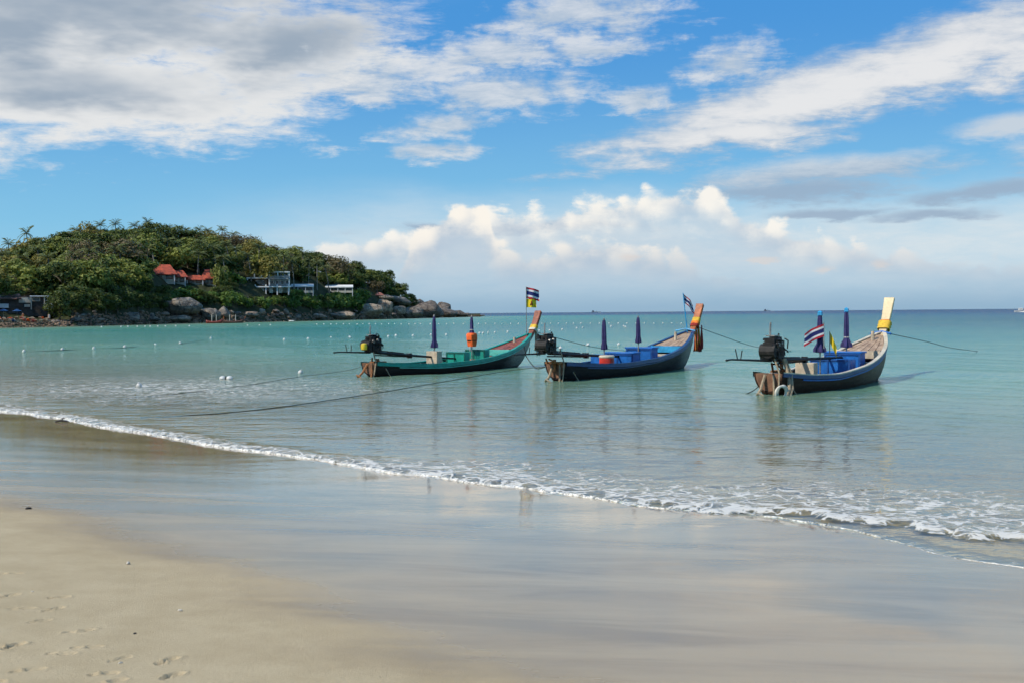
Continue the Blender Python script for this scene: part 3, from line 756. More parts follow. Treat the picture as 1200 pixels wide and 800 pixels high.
def place_palm(P, height, label='coconut palm with a grey trunk among the headland trees', group='palms on the headland', k=1.0, rng=random):
    tm, cm = rng.choice(PALMS)
    o = thing('palm_tree', label, 'palm tree', P, rng.uniform(0, 6.28), group)
    sz = height / 9.6; o.scale = (k, k, sz)
    for nm, me in (('trunk', tm), ('crown', cm)):
        c = bpy.data.objects.new(nm, me); COL.objects.link(c); c.parent = o
        if nm == 'crown': c.scale = (1, 1, 1)
    return o

BOXES = [(178, 254, 309, 334), (284, 415, 317, 343), (-10, 63, 343, 374), (438, 451, 343, 352), (198, 234, 350, 378)]      # houses and the great boulder: kept open to the sea
def covered(px, w, P, height, halfw):
    y1 = proj_y(px, P); y0 = proj_y(px, P + np.array([0, 0, height])); hw = halfw / P[1] * F
    for a, b, c, d in BOXES:
        if px + hw * .7 > a and px - hw * .7 < b and y1 > c + 2 and y0 < d - 1 and w < hill_hit((a + b) / 2, d) + 9: return True
    return False
ZONES = [(-999, 70, 'above the beach hut'), (70, 168, 'beside the beach hut'), (168, 262, 'by the red roofed houses'), (262, 372, 'by the white terrace building'), (372, 425, 'by the long white canopy'), (425, 999, 'near the bare rocky point')]
def zone(px): return next(z for a, b, z in ZONES if a <= px < b)
def build_wood():
    rng = random.Random(11)
    # skyline row: heights cut to the skyline of the photograph
    for px in np.arange(-330, 482, 9.5):
        px = px + rng.uniform(-4, 4); D, zr = ridge(px); w = D - shore_d(px) - rng.uniform(0, 10)
        P = hill_pt(px, w)
        ysk = float(np.interp(px, CPX, CSK)) + rng.uniform(-4, 6)
        hh = CH + (hor(px) - ysk) / F * P[1] - P[2]
        kind = rng.choice(['dark', 'dark', 'mid', 'olive', 'russet']) if px < 400 else 'dark'
        if 268 < px < 320 or 380 < px < 412: kind = 'russet'
        place_tree(kind, P, max(hh, 4.0), 1.25 if hh < 9 else 1.05, rng=rng, where='on the ridge ' + zone(px))
    # palms standing over the ridge
    for px, y in [(35, 271), (11, 284), (95, 268), (120, 262), (137, 261), (173, 259), (188, 264), (200, 265), (208, 266), (219, 268), (237, 267), (250, 269), (262, 268), (160, 263), (85, 272), (274, 273)]:
        D, zr = ridge(px); w = D - shore_d(px) - rng.uniform(-4, 6); P = hill_pt(px, w)
        hh = CH + (hor(px) - y) / F * P[1] - P[2]
        place_palm(P, hh, 'coconut palm rising above the ridge ' + zone(px), 'palms along the ridge ' + zone(px), 0.95, rng)
    # slope: three ranks down to the shore
    for fr, step, hmin, hmax in ((0.88, 13, 5.5, 8), (0.72, 13, 6, 8.5), (0.56, 13, 6, 9), (0.42, 14, 6.5, 9.5), (0.27, 15, 6.5, 9.5)):
        for px in np.arange(-330, 474, step):
            px = px + rng.uniform(-6, 6); wd = float(np.interp(px, CPX, CWD)); w = wd * (fr + rng.uniform(-.07, .07))
            P = hill_pt(px, w); hh = rng.uniform(hmin * .7, hmax * 1.15) * (1 if px < 330 else .9)
            ysk = float(np.interp(px, CPX, CSK)); hh = min(hh, CH + (hor(px) - ysk - 4) / F * P[1] - P[2])
            if hh < 3 or covered(px, w, P, hh, hh * .45): continue
            if px > 330 and fr < .4: continue
            kind = rng.choices(['dark', 'mid', 'olive', 'russet'], [5, 5, 1.3, .8] if px < 330 else [6, 2, 1, 1])[0]
            place_tree(kind, P, hh, rng.uniform(.95, 1.25), rng=rng, where='on the slope ' + zone(px))
    # palms on the slope, pale in the sun
    for px, yt in [(100, 292), (142, 288), (152, 285), (174, 290), (60, 300), (265, 300), (280, 290), (295, 297), (332, 298), (340, 294), (355, 297), (362, 305), (232, 296), (20, 300), (48, 290), (78, 296), (112, 284), (128, 290), (160, 278), (182, 282), (196, 280), (212, 284), (240, 282), (254, 288), (270, 284), (304, 288), (324, 300), (345, 306), (372, 306), (386, 312), (8, 296), (88, 282)]:
        w = hill_hit(px, yt + 34) ; P = hill_pt(px, w)
        hh = CH + (hor(px) - yt) / F * P[1] - P[2]
        place_palm(P, min(max(hh, 7), 13), 'coconut palm with a grey trunk on the slope ' + zone(px), 'palms on the slope ' + zone(px), 1.15, rng)
    # the tall shade trees at the foot of the slope
    for px, yt, wide in [(-60, 318, 1.2), (-20, 312, 1.2), (8, 322, 1.0), (30, 308, 1.1), (52, 318, 1.0), (76, 305, 1.15), (100, 300, 1.2), (122, 312, 1.1), (146, 304, 1.2), (168, 322, 1.0), (70, 338, 1.0), (85, 330, 1.1), (98, 341, 1.1), (112, 336, 1.1), (124, 342, 1.1), (138, 334, 1.1), (150, 345, 1.1), (162, 340, 1.1), (176, 344, 1.2), (190, 343, 1.1)]:
        w = rng.uniform(17, 24) if px > 64 else rng.uniform(30, 36); P = hill_pt(px, w)
        if yt > 325: w = rng.uniform(4.5, 7.5); P = hill_pt(px, w)
        hh = CH + (hor(px) - yt) / F * P[1] - P[2]
        place_tree('dark' if rng.random() < .65 or yt > 325 else 'mid', P, hh, wide * .7 if hh > 12 else wide, rng=rng, where='at the foot of the slope ' + zone(px))
    # a yellowish spreading tree before the white building and a bare-looking one by the red roofs
    for px, yt, yb, kind, lb in [(312, 301, 336, 'olive', 'golden olive tree spreading in front of the white terrace building'), (222, 288, 322, 'olive', 'pale olive tree with open branches above the red roofs'),
                                 (396, 298, 336, 'russet', 'brown leaved tree standing above the long white canopy'), (258, 306, 336, 'mid', 'light green tree with a pale trunk beside the red hipped roof')]:
        w = hill_hit(px, yb - 4); P = hill_pt(px, w - (9 if px != 222 else -6))
        hh = CH + (hor(px) - yt) / F * P[1] - P[2]
        place_tree(kind, P, hh, 1.0 if px != 258 else .6, label=lb, rng=rng)
    # shrubs over the lower slope and under the houses
    for px in np.arange(166, 492, 6.0):
        for fr in ((0.09, 0.17, 0.24, 0.31) if px < 440 else (0.2, 0.4, 0.6)):
            p = px + rng.uniform(-4, 4); wd = float(np.interp(p, CPX, CWD)); w = wd * (fr + rng.uniform(-.03, .03)) + 3
            P = hill_pt(p, w); hh = rng.uniform(2.0, 4.2)
            if covered(p, w, P, hh, hh * .6): continue
            if 425 < p < 470 and fr < .35 or p > 468 and rng.random() < .5: continue
            place_tree('shrub' if rng.random() < (.75 if 330 < p < 440 else .35) else 'dark', P, hh if rng.random() < .8 else hh * 1.3, 1.05, rng=rng, where='just above the shore rocks ' + zone(p)) if p < 486 else None
build_wood()
def build_far_wood():
    vs_, fs_, mi_ = [], [], []; n = 0; kinds = ['dark', 'mid', 'olive', 'russet', 'shrub']
    for kind, cm, P, sz, sx, a in WOOD:
        k = len(cm.vertices); co = np.zeros(k * 3); cm.vertices.foreach_get('co', co); co = co.reshape(-1, 3) * (sx, sx, sz)
        c, s_ = math.cos(a), math.sin(a)
        vs_.append(np.stack([co[:, 0] * c - co[:, 1] * s_, co[:, 0] * s_ + co[:, 1] * c, co[:, 2]], -1) + P)
        fs_.append(np.arange(k) + n); n += k; mi_ += [kinds.index(kind)] * (k // 4)
    if not n: return
    V = np.concatenate(vs_); me = bpy.data.meshes.new('far_wood'); nf = n // 4
    me.vertices.add(n); me.vertices.foreach_set('co', V.reshape(-1).astype(np.float32)); me.loops.add(n); me.loops.foreach_set('vertex_index', np.arange(n, dtype=np.int32))
    me.polygons.add(nf); me.polygons.foreach_set('loop_start', np.arange(0, n, 4, dtype=np.int32)); me.polygons.foreach_set('loop_total', np.full(nf, 4, np.int32)); me.update(calc_edges=True)
    for k in kinds: me.materials.append(LEAF[k])
    me.polygons.foreach_set('material_index', np.array(mi_, np.int32))
    o = bpy.data.objects.new('far_wood', me); COL.objects.link(o)
    tag(o, 'green wood covering the hill on past the beach hut', 'wood', kind='stuff')
build_far_wood()

# ------------------------------------------------------------------ rocks
ROCK = mat('rock_granite', (0.27, 0.235, 0.19), 0.85, 0.28, 0.45, 0.9, c2=(0.12, 0.10, 0.085), c3=(0.36, 0.32, 0.26), spec=0.2, rock=True)
ROCKD = mat('rock_dark', (0.20, 0.165, 0.135), 0.8, 0.28, 0.4, 0.9, c2=(0.085, 0.07, 0.06), spec=0.25, rock=True)
ROCKW = mat('rock_warm', (0.40, 0.32, 0.23), 0.85, 0.25, 0.5, 0.9, c2=(0.20, 0.14, 0.10), spec=0.2, rock=True)
def rock_mesh(name, seed, n=22, m=15, cut=7):
    rng = random.Random(seed); P = np.zeros((m, n, 3))
    pl = [(Vector((rng.gauss(0, 1), rng.gauss(0, 1), rng.gauss(.3, .8))).normalized(), rng.uniform(.50, .82)) for _ in range(cut + 3)]
    for i in range(m):
        th = math.pi * (i + .02) / (m - 1 + .04)
        for j in range(n):
            a = 2 * math.pi * j / n; d = Vector((math.sin(th) * math.cos(a), math.sin(th) * math.sin(a), math.cos(th)))
            r_ = 1 + .22 * mnoise.noise(d * 1.6 + Vector((seed, 0, 0))) + .12 * mnoise.noise(d * 4 + Vector((0, seed, 0)))
            for q, lim in pl:
                k = d.dot(q) * r_
                if k > lim: r_ *= (lim + (k - lim) * .12) / k
            P[i, j] = d * r_
    return grid_mesh(name, P, True, wrap=True)
RKM = [rock_mesh('boulder', 20 + k) for k in range(8)]
RKM2 = {}
def boulder(px, py, wpx, hpx, mt, label, deep=1.0, group=None, tilt=0.0, seed=0, w=None):
    """py: foot of the rock in the picture"""
    ww = hill_hit(px, py) if w is None else w; P = hill_pt(px, ww); k = P[1] / F
    me = RKM[seed % 8]; key = (seed % 8, mt.name)
    if key not in RKM2:
        q = me.copy(); q.materials.clear(); q.materials.append(mt); RKM2[key] = q
    o = bpy.data.objects.new('boulder', RKM2[key]); COL.objects.link(o)
    sx, sz = wpx * k / 2, hpx * k / 1.75
    o.location = (P[0], P[1], P[2] + sz * .62); o.scale = (sx, (sx * .6 + sz * .5) * deep, sz)
    o.rotation_euler = (0, tilt, (seed * 1.7) % 6.28 if abs(tilt) < .01 and wpx < 2 * hpx else 0.0)
    tag(o, label, 'boulder', group)
def build_rocks():
    big = [(214, 371, 50, 30, ROCK, 'great grey slanting boulder below the red roofs', -0.35, 0), (206, 377, 36, 8, ROCKW, 'flat tan slab of rock at the foot of the great boulder', 0, 1),
           (247, 374, 26, 17, ROCK, 'pale grey rounded boulder beside the moored wooden boats', .1, 2), (262, 371, 22, 13, ROCK, 'pair rock of grey stone behind the moored boats', 0, 3),
           (154, 377, 24, 11, ROCK, 'low grey boulder under the dark shade trees', -.15, 4), (178, 377, 20, 8, ROCK, 'small grey boulder left of the great slanting boulder', 0, 5),
           (90, 377, 16, 7, ROCK, 'grey boulder on the shore beside the beach hut', 0, 6), (292, 371, 26, 7, ROCKW, 'long flat pale rock in front of the dark bushes', 0, 7),
           (398, 373, 36, 10, ROCKW, 'long pale cream boulder at the foot of the green shrubs', 0, 1), (372, 373, 24, 6, ROCKW, 'low pale slab on the rubble below the green shrubs', 0, 3),
           (432, 372, 34, 22, ROCKW, 'large pale cream blocky boulder by the water', 0, 2), (450, 366, 26, 16, ROCKW, 'pale rounded boulder leaning on the blocky one', 0.1, 4),
           (464, 357, 42, 14, ROCK, 'grey domed boulder below the small red hut', 0, 0), (450, 352, 26, 9, ROCK, 'grey flat boulder just under the small red hut', 0, 5),
           (484, 355, 24, 12, ROCK, 'grey boulder beside the last dark trees', .1, 6), (466, 368, 22, 12, ROCKW, 'bright cream boulder between grey ones near the water', 0, 7),
           (476, 371, 40, 14, ROCK, 'broad grey shelf of rock by the water', 0, 1), (500, 370, 46, 20, ROCKD, 'broad dark hump of rock on the point', .05, 3),
           (521, 370, 34, 12, ROCKD, 'dark sloping rock on the point', .1, 2), (520, 367, 22, 14, ROCKD, 'dark rounded boulder standing on the point', 0, 4), (536, 370.6, 26, 9, ROCKD, 'last dark rock sliding into the sea at the tip', .18, 5),
           (491, 357, 16, 14, ROCKD, 'small dark round boulder crowning the point', 0, 6), (546, 371, 14, 4.5, ROCKD, 'low dark rock awash at the tip of the point', 0, 7)]
    for px, py, w_, h_, mt, lb, ti, sd in big: boulder(px, py, w_, h_, mt, lb, 1.0, None, ti, sd)
    rng = random.Random(5)
    for k in range(70):                                  # medium boulders told apart along the shore
        px = rng.uniform(62, 500); w = rng.uniform(0.5, 6)
        s_ = rng.uniform(5, 11)
        z = zone(px)
        mt = rng.choice([ROCK, ROCKW, ROCKW, ROCKD])
        c_ = {'rock_granite': 'grey', 'rock_warm': 'tan', 'rock_dark': 'dark brown'}[mt.name]
        boulder(px, 0, s_, s_ * rng.uniform(.4, .65), mt, f'small {c_} boulder in the shore rubble {z}', 1.0, f'small {c_} boulders {z}', 0, rng.randrange(8), w=w)
    # rubble too small to tell apart
    vv = []; ff = []; b0 = np.array([v.co[:] for v in rock_mesh('tmp', 3, 6, 5, 1).vertices])
    idx = [(i * 6 + j, i * 6 + (j + 1) % 6, (i + 1) * 6 + (j + 1) % 6, (i + 1) * 6 + j) for i in range(4) for j in range(6)]
    for k in range(2600):
        px = rng.uniform(-60, 535); w = rng.uniform(-2.5, 5.0 if px > 60 else 2.0); P = hill_pt(px, w); s_ = rng.uniform(.2, .62) * (1 if px > 60 else .6)
        a = rng.uniform(0, 6.28); ca, sa = math.cos(a), math.sin(a)
        q = b0 * np.array([s_ * rng.uniform(.8, 1.5), s_, s_ * rng.uniform(.5, .8)])
        q = np.stack([q[:, 0] * ca - q[:, 1] * sa, q[:, 0] * sa + q[:, 1] * ca, q[:, 2]], -1) + P + (0, 0, s_ * .15)
        i = len(vv); vv += list(q); ff += [tuple(t_ + i for t_ in f) for f in idx]
    m = mat('rubble', (0.27, 0.18, 0.11), 0.9, 0.3, 0.7, 0.1, c2=(0.075, 0.05, 0.038), c3=(0.20, 0.17, 0.135), spec=0.2)
    tag(link('shore_rubble', new_mesh('shore_rubble', vv, ff, False), m), 'brown and tan rubble lining the foot of the headland', 'rubble', kind='stuff')
build_rocks()

# ------------------------------------------------------------------ buildings on the headland
WHITE = mat('white_paint', (0.74, 0.73, 0.70), 0.7, 0.08, 0.8)
CREAM = mat('cream_render', (0.55, 0.50, 0.40), 0.8, 0.12, 0.8)
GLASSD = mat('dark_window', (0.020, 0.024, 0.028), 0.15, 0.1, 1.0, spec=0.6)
TIMBER = mat('brown_timber', (0.13, 0.075, 0.045), 0.7, 0.25, 2.0)
REDTILE = mat('red_roof_tiles', (0.40, 0.075, 0.035), 0.8, 0.2, 0.6, 0.05, c2=(0.20, 0.045, 0.028))
CONC = mat('grey_concrete', (0.34, 0.335, 0.32), 0.85, 0.15, 0.8)
def house_frame(px, py, label, cat='house', name='house'):
    w = hill_hit(px, py); P = hill_pt(px, w); k = P[1] / F
    rz = -math.atan2(P[0], P[1]) * -1 * -1
    o = thing(name, label, cat, P, rz)
    return o, k                                          # local x to the right, y away from the sea, z up; k metres per pixel
def hip(m, x0, x1, y0, y1, z0, z1, over=0.5, rl=0.45):
    x0 -= over; x1 += over; y0 -= over; y1 += over; ym = (y0 + y1) / 2; L = (x1 - x0) * (1 - rl) / 2
    v = [(x0, y0, z0), (x1, y0, z0), (x1, y1, z0), (x0, y1, z0), (x0 + L, ym, z1), (x1 - L, ym, z1)]
    b = [(p[0], p[1], p[2] - .18) for p in v[:4]]
    m.add(v + b, [(0, 1, 5, 4), (1, 2, 5), (2, 3, 4, 5), (3, 0, 4), (0, 6, 7, 1), (1, 7, 8, 2), (2, 8, 9, 3), (3, 9, 6, 0), (6, 9, 8, 7)])
def window(parent, x, y, z, w, h, frame=WHITE):
    f = MB()
    for c, d in (((x - w / 2, y, z), (.14, .16, h)), ((x + w / 2, y, z), (.14, .16, h)), ((x, y, z + h / 2), (w + .14, .17, .14)), ((x, y, z - h / 2), (w + .14, .17, .14))): f.box(c, d)
    fo = f.build('window', frame, parent, False)
    MB().box((x, y + .04, z), (w - .1, .05, h - .1)).build('pane', GLASSD, fo, False)
def red_house(px, py, wpx, hpx, rpx, label, deep=7.0, side=None):
    o, k = house_frame(px, py, label); w, h, r_ = wpx * k, hpx * k, rpx * k
    MB().box((0, deep / 2, h / 2 - .6), (w, deep, h + 1.2)).build('wall', CREAM, o, False)
    m = MB(); hip(m, -w / 2, w / 2, 0, deep, h, h + r_, .9); m.build('roof', REDTILE, o, False)
    m = MB(); m.box((0, -.55, h - .16), (w + 1.5, .12, .32)); m.build('fascia', TIMBER, o, False)
    n = max(2, int(w / 2.2))
    for i in range(n): window(o, -w / 2 + w * (i + .5) / n, -.05, h * .52, w / n * .62, h * .5, TIMBER)
    for i in (0, 1): MB().box(((i - .5) * w * .98, -.75, h / 2 - .8), (.22, .22, h + 1.2)).build('veranda_post', WHITE, o, False)
    m = MB(); m.box((0, -.75, .75), (w, .08, .08)); m.box((0, -.75, .4), (w, .08, .08)); m.build('railing', TIMBER, o, False)
    return o, k
red_house(193, 329, 24, 7, 12, 'larger house with a wide faded red hipped roof', 8)
red_house(210, 333, 15, 8, 8, 'small house with a brown red roof and cream eave between two red roofs', 6)
red_house(229, 333, 18, 5, 6, 'low house under a dull brown red roof', 6)
red_house(246, 335, 14, 8, 11, 'house with a bright red steep hipped roof beside the palms', 6)
def terrace():
    o, k = house_frame(313, 343, 'white two storey terrace building with open galleries above a long canopy', 'building', 'terrace_building')
    def X(px): return (px - 313) * k
    def Z(py): return (343 - py) * k
    y0 = 3.0
    MB().box((X(328), y0 + 4, Z(331)), (22 * k, 8, 24 * k)).build('wall', CONC, o, False)
    MB().box((X(304), y0 + 4.3, Z(334)), (22 * k, 8, 17 * k)).build('wall', TIMBER, o, False)
    for nm, xa, xb, py, mt in (('floor_slab', 315, 340, 319, WHITE), ('floor_slab', 315, 340, 327, CONC), ('floor_slab', 290, 314, 326, WHITE), ('canopy', 284, 341, 336.5, WHITE)):
        MB().box(((X(xa) + X(xb)) / 2, y0 - 1.0 if nm != 'canopy' else 0.4, Z(py)), ((xb - xa) * k, 3.4 if nm != 'canopy' else 5.0, .42)).build(nm, mt, o, False)
    for px, a, b in ((316, 319, 336), (326, 319, 327), (339, 319, 343), (291, 326, 336), (299, 321, 326), (307, 320, 326)):
        MB().box((X(px), y0 - 2.3, (Z(a) + Z(b)) / 2), (.42, .42, Z(a) - Z(b))).build('pillar', WHITE, o, False)
    for px in (288, 300, 312, 325, 338): MB().box((X(px), -1.6, Z(340)), (.4, .4, 7 * k + 1.5)).build('pillar', WHITE, o, False)
    for px in (320, 325, 331, 336): window(o, X(px), y0 - .05, Z(323), 3.5 * k, 4.5 * k)
    for px in (319, 325, 331, 337): window(o, X(px), y0 - .05, Z(331), 4.0 * k, 4.5 * k)
    for px in (294, 303, 310): window(o, X(px), y0 + .25, Z(331), 5 * k, 5 * k)
    MB().box((X(327), y0 - 2.55, Z(326) + .4), (24 * k, .1, .75)).build('railing', CONC, o, False)
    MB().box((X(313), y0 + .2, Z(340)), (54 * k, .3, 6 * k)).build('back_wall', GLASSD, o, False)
    for px in (302, 308, 318, 329): MB().box((X(px), -.5, Z(341)), (1.2, 1.2, 1.6)).build('stall', CREAM, o, False)
terrace()
def canopy(px, py, wpx, hpx, label, n, mt=WHITE):
    o, k = house_frame(px, py, label, 'canopy', 'canopy'); w, h = wpx * k, hpx * k
    m = MB(); m.add([(-w / 2, -1.5, h), (w / 2, -1.5, h), (w / 2, 3.5, h + .9), (-w / 2, 3.5, h + .9), (-w / 2, -1.5, h - .35), (w / 2, -1.5, h - .35), (w / 2, 3.5, h + .6), (-w / 2, 3.5, h + .6)],
                    [(0, 1, 2, 3), (0, 4, 5, 1), (1, 5, 6, 2), (2, 6, 7, 3), (3, 7, 4, 0), (4, 7, 6, 5)]); m.build('roof', mt, o, False)
    for i in range(n): MB().box((-w / 2 + .3 + (w - .6) * i / (n - 1), -1.2, h / 2 - .8), (.22, .22, h + 1.3)).build('post', WHITE, o, False)
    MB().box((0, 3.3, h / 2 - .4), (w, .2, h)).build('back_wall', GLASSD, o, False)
    MB().box((0, -1.2, .45), (w, .1, .8)).build('railing', CREAM, o, False)
canopy(354, 344, 28, 8, 'white canopy with a few posts between the terrace building and the long canopy', 4)
canopy(392, 343.5, 44, 7, 'long bright white canopy at the seaward end of the terraces', 6)
o, k = house_frame(445, 351, 'tiny open hut with a faded red roof among the boulders', 'hut', 'hut')
m = MB(); hip(m, -1.6, 1.6, 0, 3, 1.9, 3.2, .5, .05); m.build('roof', mat('faded_red_roof', (0.30, 0.12, 0.09), .8, .2, 2), o, False)
for a in (-1.5, 1.5):
    for b in (.1, 2.9): MB().box((a, b, .7), (.18, .18, 2.4)).build('post', TIMBER, o, False)
MB().box((0, 1.5, .2), (3.2, 3, .3)).build('floor', TIMBER, o, False)
def beach_hut():
    o, k = house_frame(32, 371, 'long low beach hut with brown roof and white wall panels under the trees', 'hut', 'beach_hut')
    def X(px): return (px - 32) * k
    def Z(py): return (371 - py) * k
    y0 = 1.0
    o.location.y += 0
    MB().box((X(30), y0 + 3, Z(359)), (66 * k, 5, 24 * k)).build('wall', mat('dark_boards', (0.075, 0.06, 0.05), .85, .3, 1.0), o, False)
    m = MB(); m.add([(X(-10), y0 - .4, Z(350)), (X(26), y0 - .4, Z(350)), (X(24), y0 + 4, Z(344)), (X(-8), y0 + 4, Z(344)), (X(-10), y0 - .4, Z(350) - .2), (X(26), y0 - .4, Z(350) - .2)], [(0, 1, 2, 3), (0, 4, 5, 1)])
    m.build('roof', mat('brown_tin_roof', (0.24, 0.115, 0.075), .8, .25, 1.0), o, False)
    for xa, xb, ya, yb, mt in ((-4, 12, 356, 361, WHITE), (23, 36, 349, 355, CREAM), (50, 62, 356, 363, WHITE), (0, 3, 346, 348, WHITE), (0, 3, 350.5, 352, WHITE), (29, 35, 357, 360, CREAM)):
        MB().box(((X(xa) + X(xb)) / 2, y0 + .4, (Z(ya) + Z(yb)) / 2), ((xb - xa) * k, .2, Z(ya) - Z(yb))).build('wall_panel', mt, o, False)
    MB().box((X(46), y0 + .2, Z(347.3)), (22 * k, 1.2, .25)).build('awning', WHITE, o, False)
    for px in (36.5, 51, 60): MB().box((X(px), y0 - .2, Z(355)), (.22, .22, 16 * k)).build('post', CREAM, o, False)
    for px in (42, 55): window(o, X(px), y0 + .42, Z(351), 8 * k, 4 * k, CREAM)
beach_hut()

# ================================================================== THE BOATS
def hull_mat(name, dark, bowc, low, x0, x1):
    m = bpy.data.materials.new(name); m.use_nodes = True; n = NT(m.node_tree); b = m.node_tree.nodes['Principled BSDF']
    co = n.n('ShaderNodeTexCoord').outputs['Object']; x, y, z = n.sep(co)
    st_ = n.noise(n.vscale(co, (0.7, 3, 6)), 2.2, 5, 0.65); n2 = n.noise(co, 14.0, 4, 0.6)
    c = n.mix(n.smooth(st_, 0.35, 0.7), dark, tuple(v * 1.7 + .003 for v in dark))
    c = n.mix(n.smooth(x + (st_ - .5) * 1.6, x0, x1), c, n.mix(n.smooth(n2 * .5 + st_ * .5, .4, .62), bowc, tuple(v * .55 for v in bowc)))
    c = n.mix(n.smooth(z + (st_ - .5) * .16, 0.02, 0.13, 0.75, 0.0), c, low)
    n.put(b.inputs['Base Color'], c); n.put(b.inputs['Roughness'], n.lin(n2, .3, .7, .5, .75)); b.inputs['Specular IOR Level'].default_value = .18
    n.put(b.inputs['Normal'], n.bump(st_ * .7 + n2 * .3, 1.0, .01))
    return m
def paint(name, c, rough=.45): return mat(name, c, rough, .12, 3.0, .004, c2=tuple(v * .68 for v in c), spec=.45)
P_GREEN = paint('green_paint', (0.012, 0.30, 0.225)); P_TEAL = paint('pale_teal_paint', (0.10, 0.50, 0.42)); P_NAVY = paint('navy_paint', (0.018, 0.062, 0.17))
P_BLUE = paint('bright_blue_paint', (0.010, 0.135, 0.46)); P_SKY = paint('sky_blue_paint', (0.03, 0.30, 0.56)); P_CREAM = paint('cream_paint', (0.62, 0.54, 0.40))
P_WHITE = paint('boat_white', (0.72, 0.70, 0.66)); P_PINK = paint('faded_red_boards', (0.56, 0.13, 0.10)); P_RED = paint('bucket_red', (0.62, 0.045, 0.025), .35)
P_ORANGE = mat('life_vest_orange', (0.85, 0.13, 0.02), .7, .12, 9, .01)
WOODR = mat('red_wood', (0.30, 0.085, 0.045), .5, .22, 4, .005); WOODO = mat('orange_wood', (0.46, 0.125, 0.035), .5, .2, 4, .005)
WOODY = mat('pale_yellow_wood', (0.70, 0.55, 0.32), .55, .1, 4, .004); WOODB = mat('weathered_deck', (0.42, 0.30, 0.20), .7, .22, 5, .006, c2=(0.24, 0.15, 0.095))
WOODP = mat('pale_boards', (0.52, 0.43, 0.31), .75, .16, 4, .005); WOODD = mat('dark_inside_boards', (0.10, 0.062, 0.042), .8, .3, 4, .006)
STEEL = mat('dark_oily_steel', (0.016, 0.015, 0.014), .55, .3, 9, .006, c3=(0.075, 0.052, 0.035), spec=.3); GALV = mat('worn_metal', (0.34, 0.32, 0.29), .45, .25, 9, .003, metal=.6)
RUST = mat('rusty_orange', (0.34, 0.14, 0.05), .8, .25, 9, .006); YEL = paint('yellow_tank', (0.75, 0.55, 0.03)); PURP = mat('purple_canvas', (0.040, 0.034, 0.125), .85, .2, 6, .01, c2=(0.018, 0.015, 0.06))
ROPE = mat('rope_tan', (0.36, 0.28, 0.18), .9, .2, 12, .004); ROPED = mat('rope_dark', (0.065, 0.075, 0.065), .9, .2, 3, .004); CLOTHY = mat('yellow_cloth', (0.72, 0.46, 0.05), .85, .12, 8, .01)
CLOTHR = mat('dark_red_cloth', (0.30, 0.025, 0.02), .85, .2, 8, .01); CLOTHW = mat('white_cloth', (0.66, 0.62, 0.52), .85, .12, 8, .01); CLOTHO = mat('orange_cloth', (0.75, 0.20, 0.03), .85, .12, 8, .01)
FLAGR = mat('flag_red', (0.45, 0.02, 0.035), .8, .1, 5); FLAGW = mat('flag_white', (0.72, 0.71, 0.70), .8, .05, 5); FLAGB = mat('flag_blue', (0.015, 0.025, 0.14), .8, .1, 5); FLAGY = mat('flag_yellow', (0.85, 0.60, 0.02), .8, .08, 5); EMB = mat('flag_emblem', (0.20, 0.045, 0.02), .8, .1, 9)

